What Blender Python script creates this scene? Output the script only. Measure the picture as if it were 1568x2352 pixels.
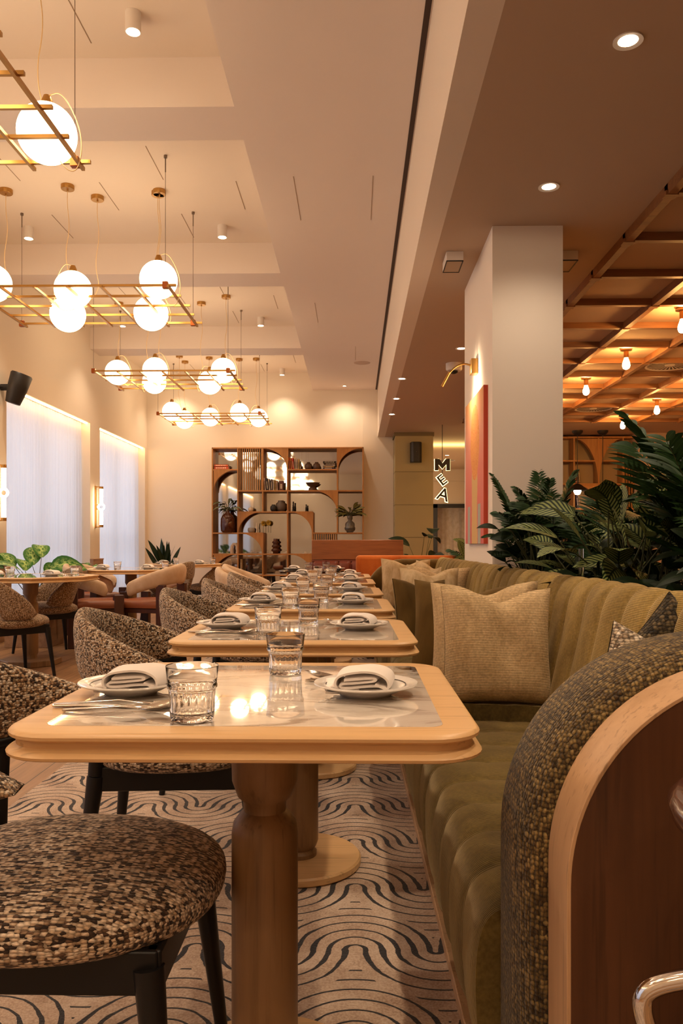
import bpy, math, random
from math import sin, cos, pi, radians, sqrt
from mathutils import Vector, Matrix
random.seed(7)
SC = bpy.context.scene
COL = SC.collection
for o in list(bpy.data.objects): bpy.data.objects.remove(o, do_unlink=True)

# ---------------------------------------------------------------- camera, exposure, daylight
cd = bpy.data.cameras.new('camera'); cam = bpy.data.objects.new('camera', cd); COL.objects.link(cam)
EYE = 1.02
cam.location = (0, 0, EYE); cam.rotation_euler = (pi/2, 0, 0.0175)
cd.sensor_width = 36; cd.sensor_fit = 'AUTO'; cd.lens = 28; cd.shift_x = 0; cd.shift_y = 73/2352
cd.clip_start = .05; cd.clip_end = 100
SC.camera = cam
vs = SC.view_settings
vs.view_transform = 'Standard'; vs.look = 'None'; vs.gamma = 1; vs.use_curve_mapping = False
vs.exposure = 0.73
W = bpy.data.worlds.new('World'); SC.world = W; W.use_nodes = True
W.node_tree.nodes['Background'].inputs[0].default_value = (.55, .65, .85, 1)
W.node_tree.nodes['Background'].inputs[1].default_value = .25
L_GLOBE = 4.7; L_DAY = 14; L_SPOT = 1.0

def area(name, loc, rot, sx, sy, power, color):
    l = bpy.data.lights.new(name, 'AREA'); l.shape = 'RECTANGLE'; l.size = sx; l.size_y = sy
    l.energy = power; l.color = color
    o = bpy.data.objects.new(name, l); o.location = loc; o.rotation_euler = rot; COL.objects.link(o)
    return o
def spot(name, loc, power, color=(1, .77, .54), angle=110, blend=.8, radius=.04, rot=(0, 0, 0)):
    l = bpy.data.lights.new(name, 'SPOT'); l.energy = power*L_SPOT; l.color = color
    l.spot_size = radians(angle); l.spot_blend = blend; l.shadow_soft_size = radius
    o = bpy.data.objects.new(name, l); o.location = loc; o.rotation_euler = rot; COL.objects.link(o)
    return o
WIN_Y = [(-.74, 1.89), (2.31, 4.95), (5.37, 8.01), (8.41, 11.08), (11.5, 13.98)]
for a, b in WIN_Y:
    area('daylight', (-4.12, (a+b)/2, 1.45), (0, radians(-90), 0), 2.4, b-a-.1, L_DAY*(1.0), (.66, .82, 1.0))

# ---------------------------------------------------------------- mesh helpers
class MB:
    def __init__(s): s.v = []; s.f = []; s.uv = []; s.mi = []; s.M = Matrix.Identity(4); s.m = 0
    def add(s, vs_, fs, uvs=None):
        n = len(s.v)
        s.v += [s.M @ Vector(p) for p in vs_]
        s.uv += (uvs if uvs else [(0, 0)]*len(vs_))
        s.f += [tuple(i+n for i in f) for f in fs]; s.mi += [s.m]*len(fs)
    def box(s, x0, x1, y0, y1, z0, z1):
        vs_ = [(x, y, z) for x in (x0, x1) for y in (y0, y1) for z in (z0, z1)]
        s.add(vs_, [(0, 1, 3, 2), (4, 6, 7, 5), (0, 4, 5, 1), (2, 3, 7, 6), (0, 2, 6, 4), (1, 5, 7, 3)])
    def grid(s, fn, nu, nv, cu=False, cv=False, flip=False):
        us = nu if cu else nu+1; vv = nv if cv else nv+1
        vs_ = []; uvs = []
        for i in range(us):
            for j in range(vv):
                vs_.append(fn(i/nu, j/nv)); uvs.append((i/nu, j/nv))
        fs = []
        for i in range(nu):
            for j in range(nv):
                a = i*vv+j; b = ((i+1) % us)*vv+j
                c = ((i+1) % us)*vv+(j+1) % vv; d = i*vv+(j+1) % vv
                fs.append((a, d, c, b) if flip else (a, b, c, d))
        s.add(vs_, fs, uvs)
    def lathe(s, prof, n=32, c=(0, 0, 0), cap=True):
        vs_ = []; fs = []; m = len(prof)
        for i in range(n):
            a = 2*pi*i/n
            for r, z in prof: vs_.append((c[0]+r*cos(a), c[1]+r*sin(a), c[2]+z))
        for i in range(n):
            for j in range(m-1):
                a = i*m+j; b = ((i+1) % n)*m+j
                fs.append((a, b, b+1, a+1))
        if cap:
            if prof[0][0] > 1e-5: fs.append(tuple(i*m for i in reversed(range(n))))
            if prof[-1][0] > 1e-5: fs.append(tuple(i*m+m-1 for i in range(n)))
        s.add(vs_, fs)
    def tube(s, pts, r, n=8, sq=False, caps=True):
        pts = [Vector(p) for p in pts]; k = len(pts)
        rs = r if isinstance(r, (list, tuple)) else [r]*k
        vs_ = []; up = Vector((0, 0, 1)); last = None
        for i, p in enumerate(pts):
            t = (pts[min(i+1, k-1)]-pts[max(i-1, 0)]).normalized()
            if last is None:
                a = up if abs(t.z) < .9 else Vector((1, 0, 0))
                x = t.cross(a).normalized()
            else:
                x = (last-t*last.dot(t)).normalized()
            last = x; y = t.cross(x)
            for j in range(n):
                an = 2*pi*(j+.5)/n
                vs_.append(p+(x*cos(an)+y*sin(an))*rs[i])
        fs = [(i*n+j, i*n+(j+1) % n, (i+1)*n+(j+1) % n, (i+1)*n+j) for i in range(k-1) for j in range(n)]
        if caps: fs += [tuple(reversed(range(n))), tuple((k-1)*n+j for j in range(n))]
        s.add(vs_, fs)
    def loft(s, loops, capa=True, capb=True):
        n = len(loops[0]); vs_ = [p for l in loops for p in l]
        fs = [(i*n+j, i*n+(j+1) % n, (i+1)*n+(j+1) % n, (i+1)*n+j) for i in range(len(loops)-1) for j in range(n)]
        if capa: fs.append(tuple(reversed(range(n))))
        if capb: fs.append(tuple((len(loops)-1)*n+j for j in range(n)))
        s.add(vs_, fs)
    def prism(s, poly, a0, a1, axis='z'):
        def P(p, a):
            return (p[0], p[1], a) if axis == 'z' else ((p[0], a, p[1]) if axis == 'y' else (a, p[0], p[1]))
        s.loft([[P(p, a0) for p in poly], [P(p, a1) for p in poly]])
    def build(s, name, mat, parent=None, smooth=40, bevel=0, seg=2, subsurf=0):
        me = bpy.data.meshes.new(name)
        me.from_pydata([tuple(v) for v in s.v], [], s.f); me.update()
        import bmesh
        bm = bmesh.new(); bm.from_mesh(me); bmesh.ops.recalc_face_normals(bm, faces=bm.faces); bm.to_mesh(me); bm.free()
        if any(u != (0, 0) for u in s.uv):
            ul = me.uv_layers.new(name='UVMap')
            for l in me.loops: ul.data[l.index].uv = s.uv[l.vertex_index]
        mats = mat if isinstance(mat, (list, tuple)) else [mat]
        for m in mats: me.materials.append(m)
        if len(mats) > 1:
            for p, i in zip(me.polygons, s.mi): p.material_index = i
        if smooth:
            me.shade_smooth(); me.set_sharp_from_angle(angle=radians(smooth))
        o = bpy.data.objects.new(name, me); COL.objects.link(o)
        if parent: o.parent = parent
        if bevel:
            b = o.modifiers.new('bevel', 'BEVEL'); b.width = bevel; b.segments = seg; b.limit_method = 'ANGLE'; b.angle_limit = radians(40)
            b.harden_normals = False
            if not smooth: me.shade_smooth(); me.set_sharp_from_angle(angle=radians(40))
        if subsurf:
            b = o.modifiers.new('sub', 'SUBSURF'); b.levels = subsurf; b.render_levels = subsurf
        return o
def tag(o, label, cat, group=None):
    o['label'] = label; o['category'] = cat
    if group: o['group'] = group
    return o
def E(name, label, cat, loc=(0, 0, 0), rz=0, group=None):
    o = bpy.data.objects.new(name, None); COL.objects.link(o); o.empty_display_size = .05
    o.location = loc; o.rotation_euler = (0, 0, rz)
    return tag(o, label, cat, group)
def struct(mb, name, mat, **k):
    o = mb.build(name, mat, **k); o['kind'] = 'structure'; return o
def cp(root, loc, rz, label, group=None, parent=None):
    r = root.copy(); COL.objects.link(r)
    if parent is None:
        r.location = loc; r.rotation_euler = (0, 0, rz); r['label'] = label
        if group: r['group'] = group
    else: r.parent = parent
    for ch in [c for c in bpy.data.objects if c.parent == root]: cp(ch, None, 0, None, None, r)
    return r
def rrect(hx, hy, r, n=6, z=0):
    pts = []
    for cx, cy, a0 in ((hx-r, hy-r, 0), (-hx+r, hy-r, 90), (-hx+r, -hy+r, 180), (hx-r, -hy+r, 270)):
        for i in range(n+1):
            a = radians(a0+90*i/n); pts.append((cx+r*cos(a), cy+r*sin(a), z))
    return pts

# ---------------------------------------------------------------- materials
class NT:
    def __init__(s, name, rough=.5, **k):
        s.mat = bpy.data.materials.new(name); s.mat.use_nodes = True
        s.t = s.mat.node_tree; s.n = s.t.nodes; s.b = s.n['Principled BSDF']; s.out = s.n['Material Output']
        s.b.inputs['Roughness'].default_value = rough
        for a, v in k.items(): s.b.inputs[a.replace('_', ' ')].default_value = v
    def L(s, a, b): s.t.links.new(a, b)
    def new(s, typ, **k):
        n = s.n.new(typ)
        for a, v in k.items():
            if hasattr(n, a) and not isinstance(a, int) and a not in ('Scale',): 
                try: setattr(n, a, v); continue
                except Exception: pass
            n.inputs[a].default_value = v
        return n
    def val(s, x, inp):
        if isinstance(x, (int, float)): inp.default_value = x
        elif isinstance(x, (tuple, list)): inp.default_value = tuple(x)
        else: s.L(x, inp)
    def math(s, op, a, b=0, c=0):
        n = s.n.new('ShaderNodeMath'); n.operation = op
        s.val(a, n.inputs[0]); s.val(b, n.inputs[1]); s.val(c, n.inputs[2]); return n.outputs[0]
    def coord(s, kind='Object', scale=(1, 1, 1), rot=(0, 0, 0), loc=(0, 0, 0)):
        c = s.n.new('ShaderNodeTexCoord'); m = s.n.new('ShaderNodeMapping')
        m.inputs['Scale'].default_value = scale; m.inputs['Rotation'].default_value = rot; m.inputs['Location'].default_value = loc
        s.L(c.outputs[kind], m.inputs[0]); return m.outputs[0]
    def noise(s, vec, scale, detail=3, rough=.55, dist=0):
        n = s.n.new('ShaderNodeTexNoise'); n.inputs['Scale'].default_value = scale; n.inputs['Detail'].default_value = detail
        n.inputs['Roughness'].default_value = rough; n.inputs['Distortion'].default_value = dist
        s.L(vec, n.inputs['Vector']); return n.outputs[0]
    def vor(s, vec, scale, rnd=1.0, feature='F1'):
        n = s.n.new('ShaderNodeTexVoronoi'); n.feature = feature; n.inputs['Scale'].default_value = scale; n.inputs['Randomness'].default_value = rnd
        s.L(vec, n.inputs['Vector']); return n
    def ramp(s, fac, stops, interp='LINEAR'):
        n = s.n.new('ShaderNodeValToRGB'); cr = n.color_ramp; cr.interpolation = interp
        while len(cr.elements) > 1: cr.elements.remove(cr.elements[-1])
        for i, (p, c) in enumerate(stops):
            e = cr.elements[0] if i == 0 else cr.elements.new(p)
            e.position = p; e.color = (c[0], c[1], c[2], 1) if isinstance(c, (tuple, list)) else (c, c, c, 1)
        s.L(fac, n.inputs[0]); return n.outputs[0]
    def mix(s, f, a, b, mode='MIX'):
        n = s.n.new('ShaderNodeMix'); n.data_type = 'RGBA'; n.blend_type = mode
        s.val(f, n.inputs[0])
        s.val(a if not isinstance(a, tuple) else (*a[:3], 1), n.inputs[6]); s.val(b if not isinstance(b, tuple) else (*b[:3], 1), n.inputs[7])
        return n.outputs[2]
    def sep(s, col):
        n = s.n.new('ShaderNodeSeparateXYZ'); s.L(col, n.inputs[0]); return n.outputs
    def bump(s, h, strength=.3, dist=.01):
        n = s.n.new('ShaderNodeBump'); n.inputs['Strength'].default_value = strength; n.inputs['Distance'].default_value = dist
        s.L(h, n.inputs['Height']); s.L(n.outputs[0], s.b.inputs['Normal'])
    def col(s, c): s.val(c if not isinstance(c, tuple) else (*c[:3], 1), s.b.inputs['Base Color'])
def plain(name, c, rough=.5, metal=0, **k):
    m = NT(name, rough); m.col(tuple(c)); m.b.inputs['Metallic'].default_value = metal
    for a, v in k.items(): m.b.inputs[a.replace('_', ' ')].default_value = v
    return m.mat
def emit(name, c, st):
    m = NT(name, .4); m.col(tuple(c)); m.b.inputs['Emission Color'].default_value = (*c, 1); m.b.inputs['Emission Strength'].default_value = st
    return m.mat
def plaster(name, c, rough=.85, var=.04):
    m = NT(name, rough); v = m.coord(); n = m.noise(v, 1.2, 4)
    c2 = tuple(x*(1-var) for x in c)
    m.col(m.mix(n, tuple(c), c2)); m.bump(m.noise(v, 60, 3), .05, .004); return m.mat
def wood(name, c1, c2, axis='x', s=1.0, rough=.45, gr=1.0, coat=0):
    m = NT(name, rough); sc = {'x': (2.2, 26, 26), 'y': (26, 2.2, 26), 'z': (26, 26, 2.2)}[axis]
    sc = tuple(q*s for q in sc)
    v = m.coord('Object', sc); n = m.noise(v, 1.0, 5, .6, .6)
    sc2 = tuple(q*.22 for q in sc); v2 = m.coord('Object', sc2); n2 = m.noise(v2, 1.0, 2, .5, 1.0)
    f = m.math('ADD', m.math('MULTIPLY', n, .6*gr), m.math('MULTIPLY', n2, .4))
    sc3 = tuple(q*4 if q > 10 else q*1.5 for q in sc); n3 = m.noise(m.coord('Object', sc3), 1.0, 2)
    c = m.ramp(f, [(.36, c2), (.62, c1)])
    pores = m.ramp(n3, [(.30, .72), (.42, 1.0)])
    m.col(m.mix(1.0, c, pores, 'MULTIPLY')); m.bump(n3, .06, .002)
    if coat: m.b.inputs['Coat Weight'].default_value = coat; m.b.inputs['Coat Roughness'].default_value = .25
    return m.mat
def weave(name, stops, scale, rnd=.45, stretch=(1, 1, 1), tint=None, rough=.95, bs=.6, sheen=.2, big=None, lo=.25):
    m = NT(name, rough); v = m.coord('Object', stretch)
    nz = m.n.new('ShaderNodeTexNoise'); nz.inputs['Scale'].default_value = scale*.9; nz.inputs['Detail'].default_value = 2; m.L(v, nz.inputs['Vector'])
    ma = m.n.new('ShaderNodeVectorMath'); ma.operation = 'MULTIPLY_ADD'; m.L(nz.outputs['Color'], ma.inputs[0]); q = .85/scale; ma.inputs[1].default_value = (q, q, q); m.L(v, ma.inputs[2]); v = ma.outputs[0]
    vo = m.vor(v, scale, rnd); r = m.sep(vo.outputs['Color'])[0]
    n = m.noise(m.coord(), scale*.25, 2)
    f = m.math('ADD', m.math('MULTIPLY', r, .75), m.math('MULTIPLY', n, .25))
    c = m.ramp(f, stops)
    d = m.math('MULTIPLY', vo.outputs['Distance'], 1.0)
    dk = m.ramp(d, [(.28, 1.1), (.66, lo)])
    c = m.mix(1.0, c, dk, 'MULTIPLY')
    if big:
        nb = m.noise(m.coord(), big[0], 3); c = m.mix(1.0, c, m.ramp(nb, [(.35, big[1]), (.65, big[2])]), 'MULTIPLY')
    m.col(c); h = m.math('SUBTRACT', 1.0, d); m.bump(h, bs, .004)
    m.b.inputs['Sheen Weight'].default_value = sheen; m.b.inputs['Sheen Roughness'].default_value = .5
    m.b.inputs['Specular IOR Level'].default_value = .2
    return m.mat

M_WALL = plaster('wall plaster', (.80, .70, .58))
M_CEIL = plaster('ceiling plaster', (.80, .69, .58))
M_SOF = plaster('soffit plaster', (.80, .70, .63))
M_LOW = plaster('taupe ceiling paint', (.52, .38, .27))
M_PIL = plaster('pillar plaster', (.86, .78, .70))
M_GREEN = plaster('olive clad panels', (.36, .29, .15))
M_DARKLINE = plain('shadow gap', (.05, .025, .015), .8)
M_OAK = wood('oak lengthwise', (.66, .41, .19), (.47, .25, .09), 'x', gr=1.5, coat=.15)
M_OAKY = wood('oak crosswise', (.60, .36, .17), (.44, .24, .10), 'y', coat=.15)
M_OAKV = wood('shaded oak upright', (.27, .15, .065), (.15, .078, .032), 'z', gr=1.3)  # oak darkened for the pedestals, their shade put into the colour
M_BAND = wood('bent oak band', (.62, .39, .22), (.46, .28, .15), 'z', gr=.7)
M_PANEL = wood('brown oak veneer', (.105, .040, .016), (.060, .022, .009), 'z', rough=.4)
M_SHELF = wood('shelf oak veneer', (.48, .215, .055), (.36, .15, .035), 'z')
M_COF = wood('coffer walnut', (.30, .13, .045), (.20, .08, .03), 'x', rough=.5)
M_BOOTH = wood('booth walnut', (.28, .095, .03), (.19, .06, .02), 'x', rough=.35)
M_WAIN = wood('wainscot oak', (.42, .24, .12), (.30, .16, .08), 'y')
M_DWOOD = wood('dark stained leg wood', (.085, .026, .014), (.05, .015, .008), 'z', rough=.35)
M_BLACK = plain('black lacquered wood', (.007, .006, .006), .4, 0, Specular_IOR_Level=.3)
M_BLACKM = plain('black matt plastic', (.010, .008, .008), .5)
M_BRASS = plain('aged brass', (.50, .28, .085), .34, 1)
M_BRASSD = plain('dark brass', (.33, .18, .06), .35, 1)
M_CHROME = plain('chrome', (.75, .74, .75), .08, 1)
M_STEEL = plain('polished steel', (.62, .56, .50), .18, 1)
M_WIRE = plain('steel wire', (.25, .2, .16), .4, 1)
M_CORD = plain('cream cord', (.78, .55, .28), .6)
M_CERAM = plain('glazed porcelain', (.74, .70, .66), .18, 0, Coat_Weight=.3)
M_LINE = plain('plate rim stripe', (.035, .03, .04), .3)
M_WHITEP = plain('white plastic', (.75, .68, .62), .5)
M_GLOBE = emit('lit opal glass', (1.0, .75, .47), L_GLOBE)
M_TUBE = emit('lit frosted tube', (1.0, .78, .50), 9)
M_BULB = emit('glowing filament glass', (1.0, .47, .13), 170)
M_DISC = emit('lit lamp disc', (1.0, .80, .55), 22)
M_COVE = emit('led strip', (1.0, .58, .24), 14)
M_HALO = emit('sign halo', (1.0, .75, .30), 3)
M_GOLDL = emit('cove glow', (1.0, .75, .25), 5)

m = NT('drinking glass', .02); m.b.inputs['Transmission Weight'].default_value = 1; m.b.inputs['IOR'].default_value = 1.45
m.col((.97, .95, .93)); M_GLASS = m.mat
m = NT('smoky amber glass', .06); m.b.inputs['Transmission Weight'].default_value = .35; m.col((.10, .025, .01)); M_AMBER = m.mat
m = NT('grey tinted glass', .04); m.b.inputs['Transmission Weight'].default_value = .9; m.col((.55, .52, .48)); M_GREYG = m.mat
M_MIRROR = plain('smoked mirror', (.50, .50, .50), .03, 1)
# napkin
m = NT('linen napkin', .9); m.col((.88, .81, .77)); m.bump(m.noise(m.coord(), 400, 2), .15, .001); m.b.inputs['Sheen Weight'].default_value = .2; M_NAP = m.mat
# floor planks running towards the far wall
m = NT('oak floor planks', .38); v = m.coord('Object', (1, 1, 1), (0, 0, pi/2))
br = m.n.new('ShaderNodeTexBrick'); m.L(v, br.inputs['Vector']); br.offset = .37; br.inputs['Scale'].default_value = 1
br.inputs['Brick Width'].default_value = 1.3; br.inputs['Row Height'].default_value = .14; br.inputs['Mortar Size'].default_value = .0025
br.inputs['Color1'].default_value = (.40, .22, .10, 1); br.inputs['Color2'].default_value = (.30, .155, .07, 1); br.inputs['Mortar'].default_value = (.05, .025, .012, 1)
n = m.noise(m.coord('Object', (30, 2, 2)), 1, 4, .6, .5)
m.col(m.mix(1.0, br.outputs[0], m.ramp(n, [(.3, .72), (.65, 1.1)]), 'MULTIPLY')); M_FLOOR = m.mat
# rug: serpentine rows of concentric arcs
m = NT('serpentine rug', .95)
x, y, z = m.sep(m.coord())[0:3]
wob = m.noise(m.coord(), 22, 2); wb = m.math('MULTIPLY', m.math('SUBTRACT', wob, .5), .014)
P, Hh = .40, .36
x = m.math('ADD', x, wb)
ry = m.math('DIVIDE', y, Hh); row = m.math('FLOOR', ry); fy = m.math('MULTIPLY', m.math('FRACT', ry), Hh)   # 0..H
odd = m.math('MODULO', m.math('ABSOLUTE', row), 2.0)
low = m.math('LESS_THAN', fy, Hh/2); up_ = m.math('SUBTRACT', 1.0, low); Rr = P/2
def near(xv): return m.math('ABSOLUTE', m.math('SUBTRACT', m.math('FLOORED_MODULO', xv, P), P/2))
def sel(k, p_, q_): return m.math('ADD', m.math('MULTIPLY', k, p_), m.math('MULTIPLY', m.math('SUBTRACT', 1.0, k), q_))
def hyp(p_, q_): return m.math('SQRT', m.math('ADD', m.math('MULTIPLY', p_, p_), m.math('MULTIPLY', q_, q_)))
dv = m.math('SUBTRACT', fy, Hh/2)
u1 = sel(low, near(x), near(m.math('ADD', x, P/2))); d1 = hyp(u1, dv); own = m.math('LESS_THAN', d1, Rr+.008)
u2 = m.math('SUBTRACT', Rr, u1); v2 = m.math('ADD', dv, sel(low, Hh, -Hh)); d2 = hyp(u2, v2)
dist = sel(own, sel(low, d1, m.math('SUBTRACT', Rr, d1)), sel(low, m.math('SUBTRACT', Rr, d2), d2))
u = sel(own, u1, u2); dvv = sel(own, dv, v2)
fr = m.math('FRACT', m.math('ADD', m.math('DIVIDE', dist, .04), 20.15))
tri = m.math('ABSOLUTE', m.math('SUBTRACT', fr, .5))
vert = m.math('DIVIDE', m.math('ABSOLUTE', dvv), m.math('ADD', m.math('ABSOLUTE', u), .02))
steep = m.math('SUBTRACT', 1.0, m.math('MINIMUM', m.math('MULTIPLY', vert, 1.1), 1.0))
wid = m.math('ADD', .072, m.math('MULTIPLY', steep, .125))
line = m.math('LESS_THAN', tri, wid)
nn = m.noise(m.coord(), 7, 5, .7); nf = m.noise(m.coord(), 180, 2)
base = m.ramp(m.math('ADD', m.math('MULTIPLY', nn, .6), m.math('MULTIPLY', nf, .4)), [(.36, (.30, .19, .13)), (.5, (.47, .34, .25)), (.62, (.60, .47, .37))])
m.col(m.mix(line, base, (.014, .012, .014))); m.bump(nf, .5, .004); m.b.inputs['Sheen Weight'].default_value = .2
M_RUG = m.mat
# marble
m = NT('veined marble', .06); v = m.coord('Object', (1.0, 3.2, 1), (0, 0, .12)); n = m.noise(v, 1.7, 6, .58, 1.9)
vein = m.ramp(n, [(.38, 0.0), (.46, .2), (.495, 1.0), (.515, .9), (.54, .25), (.62, 0.0)])
n2 = m.noise(m.coord('Object', (1, 2, 1)), 2.2, 3); big = m.ramp(n2, [(.42, 0.0), (.62, 1.0)])
f = m.math('MULTIPLY', vein, m.math('ADD', .22, m.math('MULTIPLY', big, .95)))
base = m.mix(m.noise(v, 2.0, 4), (.93, .87, .80), (.84, .75, .66))
m.col(m.mix(f, base, (.10, .04, .02))); m.b.inputs['Coat Weight'].default_value = 1.0; m.b.inputs['Coat Roughness'].default_value = .02
M_MARBLE = m.mat
# fabrics
TW = [(.20, (.045, .024, .014)), (.34, (.20, .105, .05)), (.44, (.46, .28, .15)), (.60, (.62, .45, .29)), (.78, (.78, .66, .54))]
M_TWEED = weave('brown boucle tweed', TW, 185, .6, (1, 1.0, 1.2), bs=.9, lo=.4)
M_TWEEDG = weave('tan tweed', [(.2, (.14, .07, .035)), (.5, (.42, .26, .13)), (.8, (.58, .43, .30))], 200, .5, bs=.5)
M_TWSEAT = weave('flecked seat tweed', [(.24, (.035, .019, .012)), (.38, (.13, .07, .04)), (.50, (.46, .31, .19)), (.76, (.72, .57, .43))], 210, .45, (.5, 1.1, 1), bs=.8, lo=.45)
M_ARM = weave('basket weave olive', [(.2, (.075, .042, .014)), (.5, (.20, .125, .040)), (.8, (.34, .23, .085))], 170, .35, (1, 1, .8), bs=1.0, big=(5, .6, 1.15))
M_PILW = weave('white chunky weave', [(.2, (.20, .13, .08)), (.45, (.60, .48, .34)), (.8, (.80, .70, .58))], 95, .3, (1, 1, 1.6), bs=1.0)
M_PILO = weave('dark olive weave', [(.2, (.018, .012, .006)), (.5, (.06, .042, .018)), (.8, (.14, .10, .05))], 110, .35, bs=.9)
def velvet(name, c1, c2, rib=True, ribaxis=2, scale=1400, patch=3.0, sheen=.4, tint=(1, .8, .5)):
    m = NT(name, .9); n = m.noise(m.coord('Object', (1, 1, .5)), patch, 5, .65, .8)
    c = m.ramp(n, [(.34, c2), (.66, c1)])
    if rib:
        x = m.sep(m.coord())[ribaxis]
        w = m.math('ADD', m.math('MULTIPLY', m.math('SINE', m.math('MULTIPLY', x, scale)), .5), .5)
        nf = m.noise(m.coord('Object', (1, 1, 1)), 120, 2)
        c = m.mix(1.0, c, m.ramp(w, [(0, .72), (.7, 1.15)]), 'MULTIPLY'); c = m.mix(1.0, c, m.ramp(nf, [(.3, .8), (.7, 1.2)]), 'MULTIPLY'); m.bump(w, .35, .002)
    m.col(c); m.b.inputs['Sheen Weight'].default_value = sheen; m.b.inputs['Sheen Tint'].default_value = (*tint, 1); m.b.inputs['Sheen Roughness'].default_value = .4
    m.b.inputs['Specular IOR Level'].default_value = .15
    return m.mat
M_VBACK = velvet('olive velvet rib back', (.34, .235, .075), (.13, .082, .022))
M_VSEAT = velvet('olive velvet rib seat', (.165, .115, .034), (.065, .042, .012), ribaxis=1, patch=4)
M_VEL = velvet('plain olive velvet', (.16, .095, .025), (.075, .042, .012), rib=False)
M_PIL1 = velvet('beige ribbed chenille', (.66, .50, .30), (.44, .31, .165), ribaxis=2, scale=1100, patch=7, sheen=.3)
M_PIL2 = velvet('beige mottled chenille', (.68, .54, .35), (.44, .31, .16), rib=False, patch=16, sheen=.3)
M_ORANGE = velvet('burnt orange velvet', (.50, .13, .025), (.34, .07, .012), rib=False, sheen=.4)
M_LEATH = plain('oxblood leather', (.16, .035, .018), .38)
M_TAN = plain('tan leather', (.30, .09, .035), .4)
m = NT('cream nubuck', .75); n = m.noise(m.coord(), 9, 4); m.col(m.ramp(n, [(.35, (.55, .38, .24)), (.65, (.68, .52, .38))])); M_CREAM = m.mat
# curtain: sheer cloth
m = NT('sheer curtain', .9); v = m.coord('Object', (1, 60, .5)); n = m.noise(v, 1, 3); cc = m.mix(n, (.92, .92, .95), (.80, .80, .86))
tr = m.n.new('ShaderNodeBsdfTranslucent'); df = m.n.new('ShaderNodeBsdfDiffuse'); mx = m.n.new('ShaderNodeMixShader'); mx.inputs[0].default_value = .45
m.L(cc, tr.inputs[0]); m.L(cc, df.inputs[0]); m.L(tr.outputs[0], mx.inputs[1]); m.L(df.outputs[0], mx.inputs[2]); m.L(mx.outputs[0], m.out.inputs[0]); M_CURT = m.mat
# leaves
def leafmat(name, kind, c1, c2):
    m = NT(name, .5); uvn = m.n.new('ShaderNodeTexCoord'); s = m.sep(uvn.outputs['UV']); u, v = s[0], s[1]
    side = m.math('ABSOLUTE', m.math('SUBTRACT', v, .5))
    if kind == 'stripe':
        w = m.math('SINE', m.math('MULTIPLY', m.math('SUBTRACT', u, m.math('MULTIPLY', side, .55)), 62))
        f = m.ramp(m.math('ADD', m.math('MULTIPLY', w, .5), .5), [(.38, 0.0), (.55, 1.0)])
        edge = m.ramp(side, [(.43, 1.0), (.48, 0.0)]); mid = m.ramp(side, [(.02, 0.0), (.05, 1.0)])
        f = m.math('MULTIPLY', m.math('MULTIPLY', f, edge), mid)
        c = m.mix(f, c1, c2)
    elif kind == 'mottle':
        n = m.noise(uvn.outputs['UV'], 9, 3); sd = m.ramp(side, [(.05, 1.0), (.42, 0.0)])
        c = m.mix(m.math('MULTIPLY', m.ramp(n, [(.42, 0.0), (.56, 1.0)]), sd), c1, c2)
    else:
        c = m.mix(m.ramp(side, [(.0, 1.0), (.06, 0.0)]), c1, c2)
    m.col(c)
    m.b.inputs['Transmission Weight'].default_value = 0; m.b.inputs['Specular IOR Level'].default_value = .22
    return m.mat
M_CAL = leafmat('striped calathea leaf', 'stripe', (.006, .020, .005), (.24, .29, .10))
M_DIE = leafmat('mottled green leaf', 'mottle', (.03, .14, .02), (.40, .55, .16))
M_PALM = leafmat('dark palm leaf', 'plain', (.016, .044, .011), (.05, .10, .03))
M_PALM2 = leafmat('deep green leaf', 'plain', (.006, .016, .005), (.02, .04, .012))
M_OLIVEL = leafmat('blackish broad leaf', 'plain', (.012, .02, .008), (.03, .045, .02))
M_YEL = leafmat('dried yellow petal', 'plain', (.55, .36, .06), (.7, .5, .12))
M_STEM = plain('plant stem', (.05, .06, .02), .6)
M_POT = plain('grey planter', (.12, .09, .07), .6)
# ---------------------------------------------------------------- the room
YF = 14.12; XL = -3.71; HC = 4.055; MC = 3.745; LC = 2.905; XR = 5.6
mb = MB(); mb.box(-4.6, XR+.1, -3, 21, -.1, 0); struct(mb, 'floor', M_FLOOR, smooth=0)
mb = MB(); mb.box(-4.0, -.755, -3, YF, HC, HC+.1); struct(mb, 'ceiling', M_CEIL, smooth=0)
mb = MB(); mb.box(-.755, .392, -3, YF, MC, HC+.1); struct(mb, 'ceiling', M_SOF, smooth=0)
mb = MB(); mb.box(.52, XR, -3, 20.6, LC, LC+.1); struct(mb, 'ceiling', M_LOW, smooth=0)
mb = MB(); mb.box(.392, .52, -3, YF, LC+.0005, HC+.1); struct(mb, 'trim_1', M_CEIL, smooth=0)     # upstand between the two ceilings
for k, y0 in enumerate((-1.16, 1.89, 4.95, 8.01, 11.08)):
    mb = MB(); mb.box(-4.0, -.755, y0, y0+.41, MC, HC); struct(mb, 'trim_%d' % (k+2), M_SOF, smooth=0)
mb = MB(); mb.box(.352, .384, -3, YF-.05, MC-.003, MC); struct(mb, 'trim_7', M_DARKLINE, smooth=0)
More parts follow.
